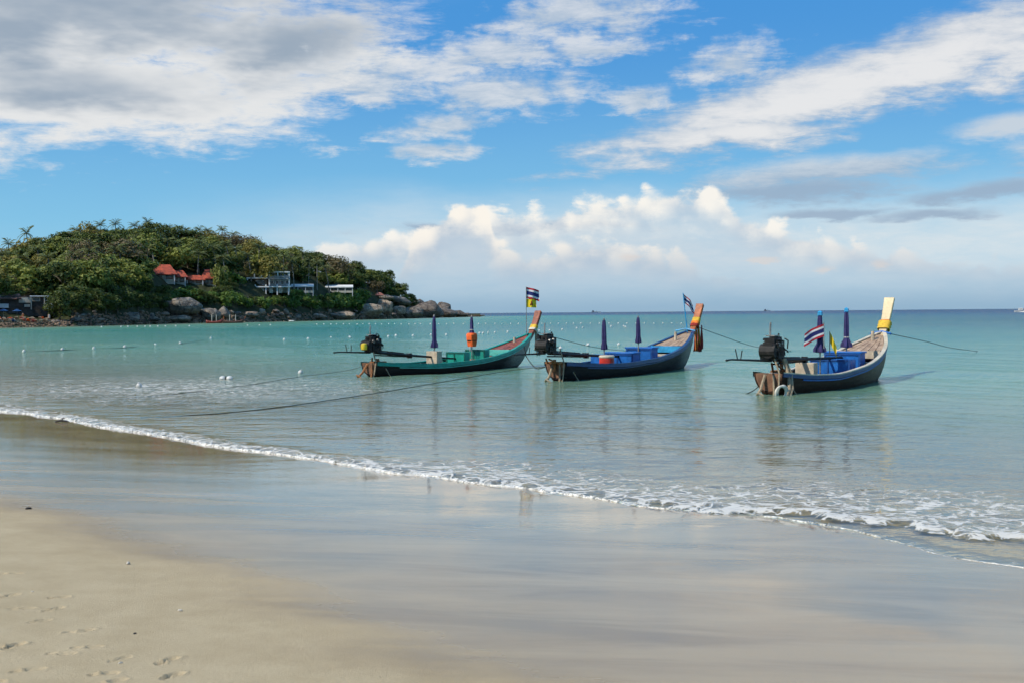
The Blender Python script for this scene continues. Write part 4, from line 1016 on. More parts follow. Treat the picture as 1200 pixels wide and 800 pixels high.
TRIM = {'green_paint': paint('dark_green_trim', (0.008, 0.115, 0.085)), 'bright_blue_paint': paint('dark_blue_trim', (0.008, 0.07, 0.26))}
class Boat: pass
def make_boat(name, label, A_px, B_px, Xb, sheer, bmax, hullm, railm, capm, stripem, deckm, prowm, prow_top, prow_w, crossm):
    B = Boat(); A = gp(*A_px); E2 = gp(*B_px); h = (E2 - A)[:2]; L = float(np.hypot(*h)); h = h / L
    n = np.array([-h[1], h[0]]); rz = math.atan2(h[1], h[0]); B.rz = rz
    root = thing(name, label, 'boat', (A[0], A[1], 0), rz, 'longtail boats moored off the beach'); B.root = root
    def loc(px, py, y=0.0):
        d = ray(px, py); t = (y + n @ A[:2]) / (n @ d[:2]); P = np.array([0, 0, CH]) + t * d
        return float(h @ (P[:2] - A[:2])), float(P[2])
    def wor(x, y, z): q = A[:2] + h * x + n * y; return (float(q[0]), float(q[1]), float(z))
    B.loc, B.wor = loc, wor
    su = [p[0] for p in sheer]; sz = [p[1] for p in sheer]
    def cub(u, xs, ys):                                  # smooth interpolation
        return float(np.mean([np.interp(np.clip(u + e, 0, 1), xs, ys) for e in (-.05, -.025, 0, .025, .05)])) if .03 < u < .97 else float(np.interp(u, xs, ys))
    bu = [0, .04, .12, .3, .5, .68, .82, .92, .97, 1.0]; bb = [.40, .47, .66, .93, 1.0, .92, .70, .40, .19, .045]
    ku = [0, .03, .15, .5, .75, .86, .915, .96, 1.0]; kz = [.10, -.12, -.30, -.36, -.30, -.12, .05, .45, sz[-1] - .10]
    X = lambda u: -.32 + u * (Xb + .32)
    S = lambda u: cub(u, su, sz)
    Bm = lambda u: bmax * cub(u, bu, bb)
    Kz = lambda u: cub(u, ku, kz)
    B.X, B.S, B.Bm = X, S, Bm
    us = np.concatenate([np.linspace(0, .08, 4), np.linspace(.1, .86, 26), np.linspace(.875, 1, 12)])
    th = np.linspace(0, math.pi / 2, 8)
    def sec(u, k): # k 0 keel .. 1 sheer
        a = k * math.pi / 2
        return Bm(u) * (math.sin(a) ** .8), Kz(u) + (S(u) - Kz(u)) * (1 - math.cos(a)) ** .85
    rings = []
    for u in us:
        near = [(X(u), -sec(u, k)[0], sec(u, k)[1]) for k in np.linspace(1, 0, 8)]
        rings.append(near + [(p[0], -p[1], p[2]) for p in near[::-1][1:]])
    o = link('hull', grid_mesh('hull', np.array(rings)), hullm, root)
    so = o.modifiers.new('shell', 'SOLIDIFY'); so.thickness = .03; so.offset = 1.0
    # transom
    r0 = rings[0]; MBt = MB(); c = (X(0), 0, (S(0) + Kz(0)) / 2)
    MBt.add([(p[0] + .012, p[1] * .985, p[2]) for p in r0], [tuple(range(len(r0)))]); MBt.add([(p[0] + .05, p[1] * .97, p[2]) for p in r0], [tuple(range(len(r0)))[::-1]])
    MBt.build('transom', stripem if False else mat('transom_wood', (0.20, 0.10, 0.055), .7, .25, 5, .006), root, False)
    # inside skin and bottom boards
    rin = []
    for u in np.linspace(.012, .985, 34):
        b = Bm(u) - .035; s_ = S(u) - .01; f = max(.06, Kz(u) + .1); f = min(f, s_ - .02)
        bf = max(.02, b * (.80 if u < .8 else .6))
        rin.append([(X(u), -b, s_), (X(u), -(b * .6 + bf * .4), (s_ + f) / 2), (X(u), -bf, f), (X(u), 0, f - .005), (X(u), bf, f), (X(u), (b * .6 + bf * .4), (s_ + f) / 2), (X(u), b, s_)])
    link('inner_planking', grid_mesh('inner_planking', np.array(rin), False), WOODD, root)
    def sweep(nm, u0, u1, f, mt, k=40, par=root):       # f(u) -> four corner points
        R_ = np.array([[*f(u)] for u in np.linspace(u0, u1, k)])
        me = grid_mesh(nm, R_, False, wrap=True)
        return link(nm, me, mt, par)
    B.sweep = sweep
    for sg in (-1, 1):
        sweep('rub_rail', 0, .993, lambda u: [(X(u), sg * (Bm(u) + .030), S(u) - .10), (X(u), sg * (Bm(u) + .058), S(u) - .09), (X(u), sg * (Bm(u) + .058), S(u) + .002), (X(u), sg * (Bm(u) + .028), S(u) + .002)], railm)
        sweep('gunwale', 0, .993, lambda u: [(X(u), sg * (Bm(u) + .064), S(u) + .004), (X(u), sg * (Bm(u) + .064), S(u) + .034), (X(u), sg * max(.0, Bm(u) - .06), S(u) + .034), (X(u), sg * max(.0, Bm(u) - .06), S(u) + .004)], capm)
        sweep('stripe', .10, .985, lambda u: [(X(u), sg * (Bm(u) * .995 + .030), S(u) - .150), (X(u), sg * (Bm(u) + .042), S(u) - .145), (X(u), sg * (Bm(u) + .046), S(u) - .112), (X(u), sg * (Bm(u) + .030), S(u) - .108)], stripem)
    # frames inside
    for u in np.linspace(.1, .78, 11):
        m = MB(); b = Bm(u) - .05; f = max(.07, Kz(u) + .11); bf = b * .80
        side = lambda sg: [(X(u), sg * b, S(u) - .015), (X(u), sg * (b * .6 + bf * .4), (S(u) + f) / 2), (X(u), sg * bf, f)]
        m.tube(side(-1) + side(1)[::-1], .028, 5)
        m.build('rib', WOODP, root, False)
    # fore deck of planks, rising to the prow
    nd = 6; u0 = .775; u1 = .975
    for i in range(nd):
        a, b_ = -1 + 2 * i / nd + .018, -1 + 2 * (i + 1) / nd - .018
        def f(u, a=a, b_=b_):
            w = max(.03, Bm(u) - .065); zc = lambda q: S(u) - .01 + .05 * (1 - q * q) * w
            return [(X(u), a * w, zc(a) - .03), (X(u), a * w, zc(a)), (X(u), b_ * w, zc(b_)), (X(u), b_ * w, zc(b_) - .03)]
        sweep('deck_plank', u0 + .018 * abs(i - 2.5) / 2.5, u1, f, deckm, 14)
    # cross board at the after edge of the deck, and a thwart
    w = Bm(u0) - .07
    MB().box((X(u0) - .05, 0, S(u0) - .09), (.05, 2 * w, .24)).build('cross_board', crossm, root, True, .008)
    MB().box((X(.66), 0, S(.66) - .10), (.22, 2 * Bm(.66) - .14, .04)).build('thwart', WOODP, root, True, .006)
    MB().box((X(.16), 0, S(.16) - .08), (.24, 2 * Bm(.16) - .12, .05)).build('thwart', capm, root, True, .006)
    # mooring post on the deck
    B.deck_post = lambda px, py0, py1, mt: MB().tube([(loc(px, py0)[0], .05, loc(px, py0)[1] - .25), (loc(px, py0)[0], .05, loc(px, py1)[1])], [.065, .055], 8).build('mooring_post', mt, root)
    # prow
    xt, zt = loc(*prow_top); x0_, z0_ = Xb - .34, S(1) - .42
    m = MB(); K = 9; vv = []
    dirv = Vector((xt - x0_, 0, zt - z0_)).normalized(); pn = Vector((-dirv.z, 0, dirv.x))
    for i in range(K):
        s_ = i / (K - 1); bend = .10 * math.sin(math.pi * s_)
        c = Vector((x0_ + (xt - x0_) * s_ + bend * .8, 0, z0_ + (zt - z0_) * s_ - bend * .6)); wf = prow_w[0] + (prow_w[1] - prow_w[0]) * s_ ** 1.2; wy = prow_w[2] + (prow_w[3] - prow_w[2]) * s_
        for a, b_ in ((-1, -1), (1, -1), (1, 1), (-1, 1)): vv.append(c + pn * a * wf / 2 + Vector((0, b_ * wy / 2, 0)))
    ff = [(i * 4 + j, i * 4 + (j + 1) % 4, i * 4 + 4 + (j + 1) % 4, i * 4 + 4 + j) for i in range(K - 1) for j in range(4)] + [(3, 2, 1, 0), tuple((K - 1) * 4 + j for j in range(4))]
    m.add(vv, ff); pr = m.build('prow', prowm, root, True, .02)
    def prow_pt(s_): b = .10 * math.sin(math.pi * s_); return Vector((x0_ + (xt - x0_) * s_ + b * .8, 0, z0_ + (zt - z0_) * s_ - b * .6)), dirv
    B.prow_pt = prow_pt; B.prow_w = prow_w
    return B
def band(B, s0, s1, mt, puff=.05, nm='cloth_band'):
    m = MB(); rng = random.Random(int(s0 * 999)); K = 7; rings = []
    for i in range(K):
        s_ = s0 + (s1 - s0) * i / (K - 1); c, d = B.prow_pt(s_); pn = Vector((-d.z, 0, d.x))
        w = (B.prow_w[0] + (B.prow_w[1] - B.prow_w[0]) * s_ ** 1.2) / 2 + puff; wy = (B.prow_w[2] + (B.prow_w[3] - B.prow_w[2]) * s_) / 2 + puff
        wob = 1 + .10 * math.sin(i * 2.6)
        rings.append([tuple(c + pn * math.copysign(abs(math.cos(a)) ** .6, math.cos(a)) * w * wob * (1 + rng.uniform(-.06, .06)) + Vector((0, math.copysign(abs(math.sin(a)) ** .6, math.sin(a)) * wy * wob, 0))) for a in np.linspace(0, 2 * math.pi, 13)[:-1]])
    return link(nm, grid_mesh(nm, np.array(rings), True, wrap=True), mt, B.root)
def sash(B, s_, length, mts, label_parts=('sash',), spread=.05, y=-.12, back=.12):
    """lengths of cloth hanging from the neck of the prow"""
    c, d = B.prow_pt(s_); rng = random.Random(9)
    for i, (mt, l_) in enumerate(mts):
        P = np.zeros((9, 7, 3)); a0 = i * 2.1 + .4
        for k in range(9):
            t_ = k / 8; wd = .05 + .10 * t_
            for j in range(7):
                q = (j / 6 - .5) * 2
                P[k, j] = (c.x + back + math.cos(a0) * spread * (1 + t_) + q * wd * .8 + .03 * t_, y + math.sin(a0) * spread * 1.3 + .05 * math.sin(q * 5 + i + t_ * 2) * (.3 + t_), c.z - t_ * length * l_ - .03 * q * q)
        o = link('sash', grid_mesh('sash', P), mt, B.root); so = o.modifiers.new('t', 'SOLIDIFY'); so.thickness = .012
def seat_box(B, px0, px1, pyt, y0, y1, mt, zb=.08, rim=True, ynear=None, name='locker', lid=0.0, lidm=None):
    yn = y0 if ynear is None else ynear
    x0, zt = B.loc(px0, pyt, yn); x1, _ = B.loc(px1, pyt, yn)
    o = MB().box(((x0 + x1) / 2, (y0 + y1) / 2, (zt + zb) / 2), (x1 - x0, y1 - y0, zt - zb)).build(name, mt, B.root, True, .012)
    if rim:
        m = MB(); e = .05; w = x1 - x0; hh = zt - zb
        for sgn, yy in ((-1, y0), (1, y1)):
            for c, d in ((((x0 + x1) / 2, yy + sgn * .012, zt - e / 2), (w, .03, e)), (((x0 + x1) / 2, yy + sgn * .012, zb + e / 2), (w, .03, e)), ((x0 + e / 2, yy + sgn * .012, (zt + zb) / 2), (e, .028, hh - 2 * e)), ((x1 - e / 2, yy + sgn * .012, (zt + zb) / 2), (e, .028, hh - 2 * e))): m.box(c, d)
        for c, d in (((x0 - .012, (y0 + y1) / 2, zt - e / 2), (.03, y1 - y0, e)), ((x0 - .012, y0 + e / 2, (zt + zb) / 2), (.028, e, hh - .02)), ((x0 - .012, y1 - e / 2, (zt + zb) / 2), (.028, e, hh - .02))): m.box(c, d)
        m.build('trim', TRIM.get(mt.name, mt), o, False)
    if lid: MB().box(((x0 + x1) / 2, (y0 + y1) / 2, zt + lid / 2 + .003), (x1 - x0 + .08, y1 - y0 + .08, lid)).build('lid', lidm or mt, o, True, .01)
    return x0, x1, zt
def aft_box(B, pxr, pyt, hw, length, mt, zb=.08, rim=True, name='locker', lid=0.0, lidm=None, yc=0.0):
    x0, zt = B.loc(pxr, pyt, yc - hw); x1 = x0 + length; y0, y1 = yc - hw, yc + hw
    o = MB().box(((x0 + x1) / 2, yc, (zt + zb) / 2), (x1 - x0, y1 - y0, zt - zb)).build(name, mt, B.root, True, .012)
    if rim:
        m = MB(); e = .05; hh = zt - zb
        for c, d in (((x0 - .012, yc, zt - e / 2), (.03, y1 - y0, e)), ((x0 - .012, yc, zb + e / 2), (.03, y1 - y0, e)), ((x0 - .012, y0 + e / 2, (zt + zb) / 2), (.028, e, hh - 2 * e)), ((x0 - .012, y1 - e / 2, (zt + zb) / 2), (.028, e, hh - 2 * e)), ((x0 - .010, yc + .06, (zt + zb) / 2), (.026, e, hh - 2 * e))): m.box(c, d)
        m.build('trim', TRIM.get(mt.name, mt), o, False)
    if lid: MB().box(((x0 + x1) / 2, yc, zt + lid / 2 + .003), (x1 - x0 + .08, y1 - y0 + .08, lid)).build('lid', lidm or mt, o, True, .01)
def engine(B, px, py, size, tail_px, fore_px, mount_px, tank=None, scale=1.0, tankm=None):
    """diesel on a swivel post: block, radiator, flywheel, pipes; tiller aft, long propeller shaft swung inboard"""
    x, z = B.loc(px, py); s = size; rng = random.Random(int(px))
    m = MB(); C = Vector((x, 0, z))
    def V(a, b, c): return (x + a * s, b * s, z + c * s)
    m.box(V(.02, 0, -.08), (.62 * s, .42 * s, .50 * s)); m.box(V(-.02, 0, .26), (.50 * s, .34 * s, .26 * s)); m.box(V(.22, 0, -.02), (.30 * s, .50 * s, .64 * s))
    for i in range(4): m.cyl(V(-.22 + .14 * i, -.05, .30), V(-.22 + .14 * i, -.05, .44), .055 * s, 8)
    m.cyl(V(-.30, -.26, -.02), V(-.30, .26, -.02), .23 * s, 14); m.box(V(-.1, -.25, -.15), (.3 * s, .12 * s, .22 * s)); m.box(V(.12, .26, .1), (.32 * s, .12 * s, .3 * s))
    for k in range(26):
        c = (rng.uniform(-.38, .40), rng.uniform(-.28, .28), rng.uniform(-.34, .40)); d = (rng.uniform(.05, .20) * s, rng.uniform(.05, .16) * s, rng.uniform(.04, .16) * s)
        m.box(V(*c), d, rng.uniform(0, 1.5), rng.uniform(-.4, .4))
    for k in range(6):
        a = [rng.uniform(-.38, .4), -.30 + rng.uniform(0, .1), rng.uniform(-.2, .4)]; b_ = [rng.uniform(-.38, .45), -.32, rng.uniform(-.4, .2)]
        mid = [(a[0] + b_[0]) / 2 + rng.uniform(-.1, .1), -.38, (a[2] + b_[2]) / 2 + rng.uniform(-.15, .1)]
        m.tube([V(*a), V(*mid), V(*b_)], .022 * s, 5)
    e = m.build('engine', STEEL, B.root, False, .01 * s)
    f = MB(); f.cyl(V(-.46, -.02, .0), V(-.40, -.02, .0), .24 * s, 18); f.cyl(V(-.49, -.02, .0), V(-.39, -.02, .0), .08 * s, 10); f.build('flywheel', STEEL, e)
    f = MB(); f.tube([V(-.05, .06, .36), V(-.05, .06, .70), V(-.02, .06, .88)], .032 * s, 7); f.build('exhaust_pipe', GALV, e)
    f = MB(); f.tube([V(.1, -.12, .40), V(.2, -.12, .52), V(.42, -.05, .42), V(.5, 0, .1)], .02 * s, 6); f.build('hose', STEEL, e)
    f = MB(); f.box(V(0, 0, .455), (.42 * s, .30 * s, .035 * s)); f.build('cover_plate', GALV, e, False)
    f = MB(); f.cyl(V(-.18, -.30, .16), V(-.18, -.22, .16), .09 * s, 12); f.cyl(V(.08, -.31, .22), V(.08, -.22, .22), .05 * s, 10); f.build('pulley', GALV, e)
    if tank: tx, tz = B.loc(*tank); MB().lathe([(.03, -.15 * s), (.13 * s, -.13 * s), (.15 * s, 0), (.13 * s, .12 * s), (.04 * s, .15 * s)], (tx, -.08, tz), 14).build('fuel_can', tankm or YEL, e)
    # swivel post on the stern
    mx, mz = B.loc(*mount_px)
    f = MB(); f.tube([(mx, 0, B.S(.02) - .25), (mx, 0, mz)], .05, 8); f.box((mx, 0, B.S(.02) + .02), (.34, .5, .06)); f.tube([(mx - .1, -.2, B.S(.02)), (x + .05, -.05, mz + .03)], .03, 6); f.tube([(mx - .1, .2, B.S(.02)), (x + .05, .05, mz + .03)], .03, 6)
    f.build('swivel_mount', RUST, e)
    tx, tz = B.loc(*tail_px); fx, fz = B.loc(*fore_px)
    zc = z - .34 * s
    f = MB(); f.tube([(x - .1, 0, zc), (tx + .3, 0, tz + .01), (tx, 0, tz)], [.034, .022, .026], 7); f.tube([(tx + .85, 0, tz), (tx + .82, -.05, tz + .22)], .014, 5); f.tube([(tx + .66, 0, tz), (tx + .62, .04, tz + .26)], .014, 5)
    f.build('tiller', STEEL, e)
    f = MB(); f.tube([(x + .1, 0, zc), ((x + fx) / 2, .02, (zc + fz) / 2), (fx, .0, fz)], [.05, .042, .030], 8)
    q = lambda k, dz: (x + .15 + (fx - x) * k, 0.06, zc + (fz - zc) * k + dz)
    f.tube([q(0, -.10), q(.36, -.06)], .026, 6); f.tube([q(0, .08), q(.30, .05)], .022, 6)
    for k in (.06, .14, .22, .30): f.tube([q(k, -.10), q(k + .03, .07)], .016, 5)
    f.box(q(.16, 0), (.16, .14, .16)); f.box(q(.36, -.02), (.14, .14, .18)); f.build('propeller_shaft', STEEL, e, False)
    f = MB()
    for k in range(2):
        a = k * math.pi + .6; c0 = Vector((fx + .02, 0, fz)); d = Vector((.06, math.cos(a), math.sin(a)))
        f.add([c0 + Vector((0, -.03, 0)), c0 + d * .12 + Vector((.05, 0, .06)), c0 + d * .24 + Vector((.02, 0, .03)), c0 + d * .22 + Vector((-.04, 0, -.05)), c0 + d * .08 + Vector((-.05, 0, -.05))], [(0, 1, 2, 3, 4)])
    f.cyl((fx - .04, 0, fz), (fx + .10, 0, fz), .035, 8); po = f.build('propeller', mat('pale_bronze', (0.55, 0.50, 0.40), .4, .1, 6, metal=.3), e, False); so = po.modifiers.new('t', 'SOLIDIFY'); so.thickness = .012
    return e
def umbrella(B, px, pyb, pyt, label, y=0.0, r=.115, cap=None, canvas_from=None, flare=1.0, lean=0.0):
    x, zb = B.loc(px, pyb, y); _, zt = B.loc(px, pyt, y); o = thing('folded_umbrella', label, 'umbrella', B.wor(x, y, zb), B.rz); hh = zt - zb
    o.rotation_euler = (lean, lean * .5, B.rz)
    MB().cyl((0, 0, min(-.2, .10 - zb)), (0, 0, hh + .05), .022, 8).build('pole', GALV, o)
    z0 = hh * .06 if canvas_from is None else canvas_from * hh
    rng = random.Random(int(px)); ph = rng.uniform(0, 6)
    pf = [(.03, z0), (r * 1.15 * flare, z0 + .02), (r * 1.05 * flare, z0 + .12), (r * .82, z0 + (hh - z0) * .25), (r * .80, z0 + (hh - z0) * .55), (r * .66, z0 + (hh - z0) * .82), (r * .5, hh - .03), (.03, hh)]
    MB().lathe(pf, (0, 0, 0), 32, fold=lambda a, z: 1 + .20 * math.sin(a * 6 + ph + z * .9) + .07 * math.sin(a * 11 + z * 3)).build('canvas', PURP, o)
    MB().torus((0, 0, z0 + (hh - z0) * .28), (0, 0, 1), r * .84, .014).build('tie', CLOTHW if rng.random() < .5 else PURP, o)
    if cap: MB().lathe([(r * .5, hh - .06), (r * .75, hh - .03), (r * .62, hh + .02), (r * .7, hh + .05), (.02, hh + .09)], (0, 0, 0), 14, fold=lambda a, z: 1 + .2 * math.sin(a * 5)).build('top_cap', cap, o)
    else: MB().lathe([(.03, hh - .02), (.035, hh + .02), (.012, hh + .07)], (0, 0, 0), 8).build('finial', GALV, o)
    return o
def flag(P, hgt, name, label, cloths, direction, polem=GALV, r=.013):
    """cloths: (z of the top edge, width, height, stripes, droop, emblem)"""
    o = thing(name, label, 'flag', P, 0.0); MB().tube([(0, 0, 0), (0, 0, hgt)], [r * 1.3, r], 7).build('pole', polem, o)
    dv = Vector((*direction, 0)).normalized(); sv = Vector((-dv.y, dv.x, 0))
    for zt, w, hh, stripes, droop, emblem in cloths:
        me = MB(); nx = 14; mats = []; z = 0.0
        fn = lambda u, v: dv * (u * w * (1 - .12 * abs(droop))) + sv * (.05 * math.sin(u * 8 + v * 1.5) * (.3 + u)) + Vector((0, 0, zt - v * hh - droop * u * w * (.75 + .35 * u)))
        tot = sum(q for _, q in stripes); v0 = 0.0
        for mi, (mt, q) in enumerate(stripes):
            if mt not in mats: mats.append(mt)
            v1 = v0 + q / tot
            for i in range(nx):
                a, b_ = i / nx, (i + 1) / nx
                me.add([fn(a, v0), fn(a, v1), fn(b_, v1), fn(b_, v0)], [(0, 1, 2, 3)], mats.index(mt))
            v0 = v1
        c = me.build('flag_cloth', mats, o, True)
        if emblem:
            g = MB()
            for sd in (-.012, .012):
                for ring in ([(.5, .22), (.57, .34), (.56, .44), (.64, .62), (.66, .78), (.34, .78), (.36, .62), (.44, .44), (.43, .34)],):
                    g.add([fn(u, v) + sv * sd for u, v in ring], [tuple(range(len(ring)))])
                g.add([fn(u, v) + sv * sd * 1.4 for u, v in ((.5, .48), (.58, .70), (.42, .70))], [(0, 1, 2)], 1)
            g.build('emblem', [emblem, CLOTHO], c, False)
    return o
THAI = [(FLAGR, 1), (FLAGW, 1), (FLAGB, 2), (FLAGW, 1), (FLAGR, 1)]
def rope(name, label, pts, r=.018, mt=ROPED, sub=6, group=None):
    P = [Vector(tuple(map(float, p))) for p in pts]; out = []
    for i in range(len(P) - 1):
        p0, p1, p2, p3 = P[max(i - 1, 0)], P[i], P[i + 1], P[min(i + 2, len(P) - 1)]
        for k in range(sub):
            t = k / sub; out.append(.5 * ((2 * p1) + (p2 - p0) * t + (2 * p0 - 5 * p1 + 4 * p2 - p3) * t * t + (3 * p1 - p0 - 3 * p2 + p3) * t ** 3))
    out.append(P[-1]); o = MB().tube(out, r, 6).build(name, mt)
    return tag(o, label, 'rope', group)
def stern_tackle(B, mt=RUST):
    """wooden skeg and lashings at the stern"""
    f = MB(); z = B.S(0); f.tube([(-.30, .10, z - .05), (-.55, .12, .15), (-.85, .14, -.05)], [.045, .04, .03], 6); f.tube([(-.30, -.14, z - .05), (-.42, -.2, .1), (-.50, -.22, -.1)], .03, 6); f.tube([(-.75, .14, .02), (-.95, .0, .10), (-.90, -.15, .0)], .03, 6)
    f.build('stern_strut', mt, B.root)
    f = MB(); f.tube([(.05, -.44, .30), (.15, -.62, -.05)], .018, 6); f.build('stay', ROPE, B.root)
    f = MB(); f.tube([(-.25, -.12, z + .45), (-.30, -.3, z), (-.42, -.32, .1), (-.50, -.3, -.1)], .024, 6); f.build('lashing', ROPE, B.root)

# ---- green boat
B1 = make_boat('longtail_boat', 'long wooden boat with green rail and boxes and reddish brown prow', (440, 441), (611, 429), 9.6,
               [(0, .50), (.06, .46), (.13, .41), (.32, .34), (.57, .43), (.77, .68), (.9, 1.0), (1, 1.34)], .86,
               hull_mat('hull_green_boat', (0.012, 0.010, 0.009), (0.36, 0.33, 0.27), (0.05, 0.018, 0.012), 6.6, 8.2), P_GREEN, P_GREEN, P_TEAL, WOODR, WOODR, (631, 365), (.16, .13, .18, .32), P_TEAL)
aft_box(B1, 512, 411.5, .26, .30, WOODP, rim=False, name='post_box')
aft_box(B1, 545, 412.5, .46, .30, P_GREEN); aft_box(B1, 568, 409.5, .48, .32, P_GREEN)
for sg in (-1, 1): B1.sweep('side_bench', .30, .56, lambda u: [(B1.X(u), sg * (B1.Bm(u) - .05), B1.S(u) - .13), (B1.X(u), sg * (B1.Bm(u) - .05), B1.S(u) - .09), (B1.X(u), sg * (B1.Bm(u) - .30), B1.S(u) - .09), (B1.X(u), sg * (B1.Bm(u) - .30), B1.S(u) - .13)], P_GREEN, 14)
def floor_boards(B, u0, u1, n, zz, mt, Xb):
    hw = B.Bm(u1) * .72
    for i in range(n): MB().box((B.X((u0 + u1) / 2), -hw + hw * 2 * (i + .5) / n, zz), (B.X(u1) - B.X(u0), hw * 2 / n - .025, .035), 0, -.05).build('floor_board', mt, B.root, True, .005)
floor_boards(B1, .60, .765, 4, .42, P_PINK, 9.6)
B1.deck_post(604, 404, 395, P_CREAM)
engine(B1, 436, 404, .78, (391, 413), (546, 421), (443, 420), tank=(424.5, 406))
stern_tackle(B1)
band(B1, .50, .60, CLOTHY, .035); band(B1, .44, .50, CLOTHW, .045)
sash(B1, .46, 1.05, ((CLOTHW, 1.0), (ROPE, .8)), spread=.04, y=-.06, back=.22)
umbrella(B1, 509, 410, 371, 'folded purple umbrella standing on the pale box of the green boat', r=.088, flare=1.35)
u2 = umbrella(B1, 553, 409, 371.5, 'folded purple umbrella above the orange life vest on the green boat', r=.08, canvas_from=.45)
x, z = B1.loc(553, 371); MB_ = MB(); MB_.tube([(-.15, 0, 0), (.50, .02, .02)], .025, 6)
o = MB_.build('stick', TIMBER); o.location = B1.wor(x, 0, z + .02); o.rotation_euler = (0, 0, 0); tag(o, 'short dark stick laid across the top of a folded umbrella', 'stick')
x, zb = B1.loc(553, 406); _, zt = B1.loc(553, 390); hv = zt - zb
o = thing('life_vest', 'orange life vest hung round the umbrella pole on the green boat', 'life vest', B1.wor(x, 0, zb), B1.rz - 1.0)
MB().lathe([(.06, .02), (.15, 0), (.17, hv * .3), (.19, hv * .6), (.20, hv * .85), (.15, hv * .98), (.05, hv)], (0, 0, 0), 20, fold=lambda a, z: 1 + .12 * math.sin(a * 4 + 1) + .05 * math.sin(a * 9 + z * 8)).build('vest_body', P_ORANGE, o)
MB().torus((0, 0, hv * .45), (0, 0, 1), .185, .016).build('strap', STEEL, o); MB().tube([(-.05, -.16, .02), (-.06, -.15, -.16)], .02, 6).build('strap', CLOTHW, o)
x, zb = B1.loc(617, 391); _, zt = B1.loc(617, 336)
flag(B1.wor(x, .0, B1.S((x + .32) / 9.92)), zt - B1.S((x + .32) / 9.92), 'flagpole', 'pole with a striped red white and blue flag over a yellow one with emblem', [(zt - B1.S((x + .32) / 9.92) - .02, .58, .46, THAI, .22, None), (zt - B1.S((x + .32) / 9.92) - .50, .44, .36, [(FLAGY, 1)], .04, EMB)], (1, .25))

# ---- blue boat in the middle
B2 = make_boat('longtail_boat', 'long wooden boat with navy rail, blue boxes and orange prow tied with ribbons', (657, 446), (808, 430), 10.7,
               [(0, .60), (.06, .56), (.13, .50), (.30, .43), (.55, .54), (.74, .78), (.88, 1.12), (1, 1.48)], .90,
               hull_mat('hull_blue_boat', (0.010, 0.009, 0.010), (0.30, 0.27, 0.22), (0.035, 0.012, 0.010), 7.4, 9.2), P_NAVY, P_NAVY, P_NAVY, WOODB, WOODO, (820.5, 357), (.18, .14, .18, .32), P_SKY)
aft_box(B2, 716, 415, .40, .06, P_BLUE, rim=False, name='bulkhead', yc=.25); aft_box(B2, 742, 414.5, .56, .55, P_BLUE, lid=.05); aft_box(B2, 764, 408.5, .52, .5, P_BLUE, lid=.05)
floor_boards(B2, .60, .765, 5, .54, WOODP, 10.7)
B2.deck_post(793, 399, 389, WOODP)
engine(B2, 640.5, 404, .78, (603, 416), (756, 419), (650, 421))
stern_tackle(B2, ROPE)
band(B2, .54, .64, CLOTHY, .03); band(B2, .47, .54, CLOTHO, .04); band(B2, .40, .47, CLOTHR, .045)
sash(B2, .46, 1.05, ((CLOTHR, 1.0), (CLOTHO, .95), (CLOTHR, .9), (CLOTHY, .85), (CLOTHR, .98)), spread=.10, y=-.05, back=.26)
x, z = B2.loc(803, 387); MB().tube([(x, -.42, z - .02), (x + .05, 0, z + .06), (x, .42, z - .02)], .03, 8).build('bow_rail', P_SKY, B2.root)
umbrella(B2, 708, 412, 375, 'folded purple umbrella standing behind the red bucket', r=.088)
umbrella(B2, 748, 404, 372, 'folded purple umbrella on the taller blue locker of the middle boat', r=.088)
x, zb = B2.loc(711, 424, -.42); _, zt = B2.loc(711, 417, -.42); w = .25
o = thing('bucket', 'bright red round bucket with a cream lid in the middle boat', 'bucket', B2.wor(x, -.42, .09), 0); hb = zt - .09
MB().lathe([(w * .9, 0), (w, .03), (w * 1.03, hb * .5), (w, hb - .05)], (0, 0, 0), 24).build('drum', P_RED, o); MB().lathe([(w * 1.05, hb - .05), (w * 1.07, hb), (w * .95, hb + .03), (.03, hb + .04)], (0, 0, 0), 24).build('lid', P_CREAM, o)
MB().torus((0, 0, hb * .55), (0, 0, 1), w * 1.03, .012).build('hoop', P_RED, o)
x, _ = B2.loc(805.5, 388); zs = B2.S((x + .32) / 11.02); zt = B2.loc(801, 343)[1]
flag(B2.wor(x, 0, zs), zt - zs, 'flagpole', 'thin blue pole with a drooping striped red white and blue flag', [(zt - zs - .02, .50, .36, THAI, .95, None)], (.80, .4), P_SKY, .018).rotation_euler = (0, R(-6), 0)

# ---- blue and cream boat with the yellow prow
B3 = make_boat('longtail_boat', 'long wooden boat with cream and blue rail and tall pale yellow prow plank', (906, 462), (1025, 444), 8.95,
               [(0, .58), (.06, .54), (.13, .47), (.32, .42), (.58, .60), (.76, .88), (.9, 1.20), (1, 1.48)], .92,
               hull_mat('hull_brown_boat', (0.026, 0.014, 0.008), (0.28, 0.19, 0.12), (0.06, 0.024, 0.014), 3.0, 6.6), P_NAVY, P_CREAM, P_BLUE, WOODB, WOODY, (1042.5, 349.5), (.15, .10, .20, .34), WOODP)
aft_box(B3, 953.5, 425, .27, .32, WOODP, rim=False, name='post_box'); aft_box(B3, 996, 421, .60, .5, P_BLUE); aft_box(B3, 1008, 414, .55, .45, P_BLUE, lid=.05)

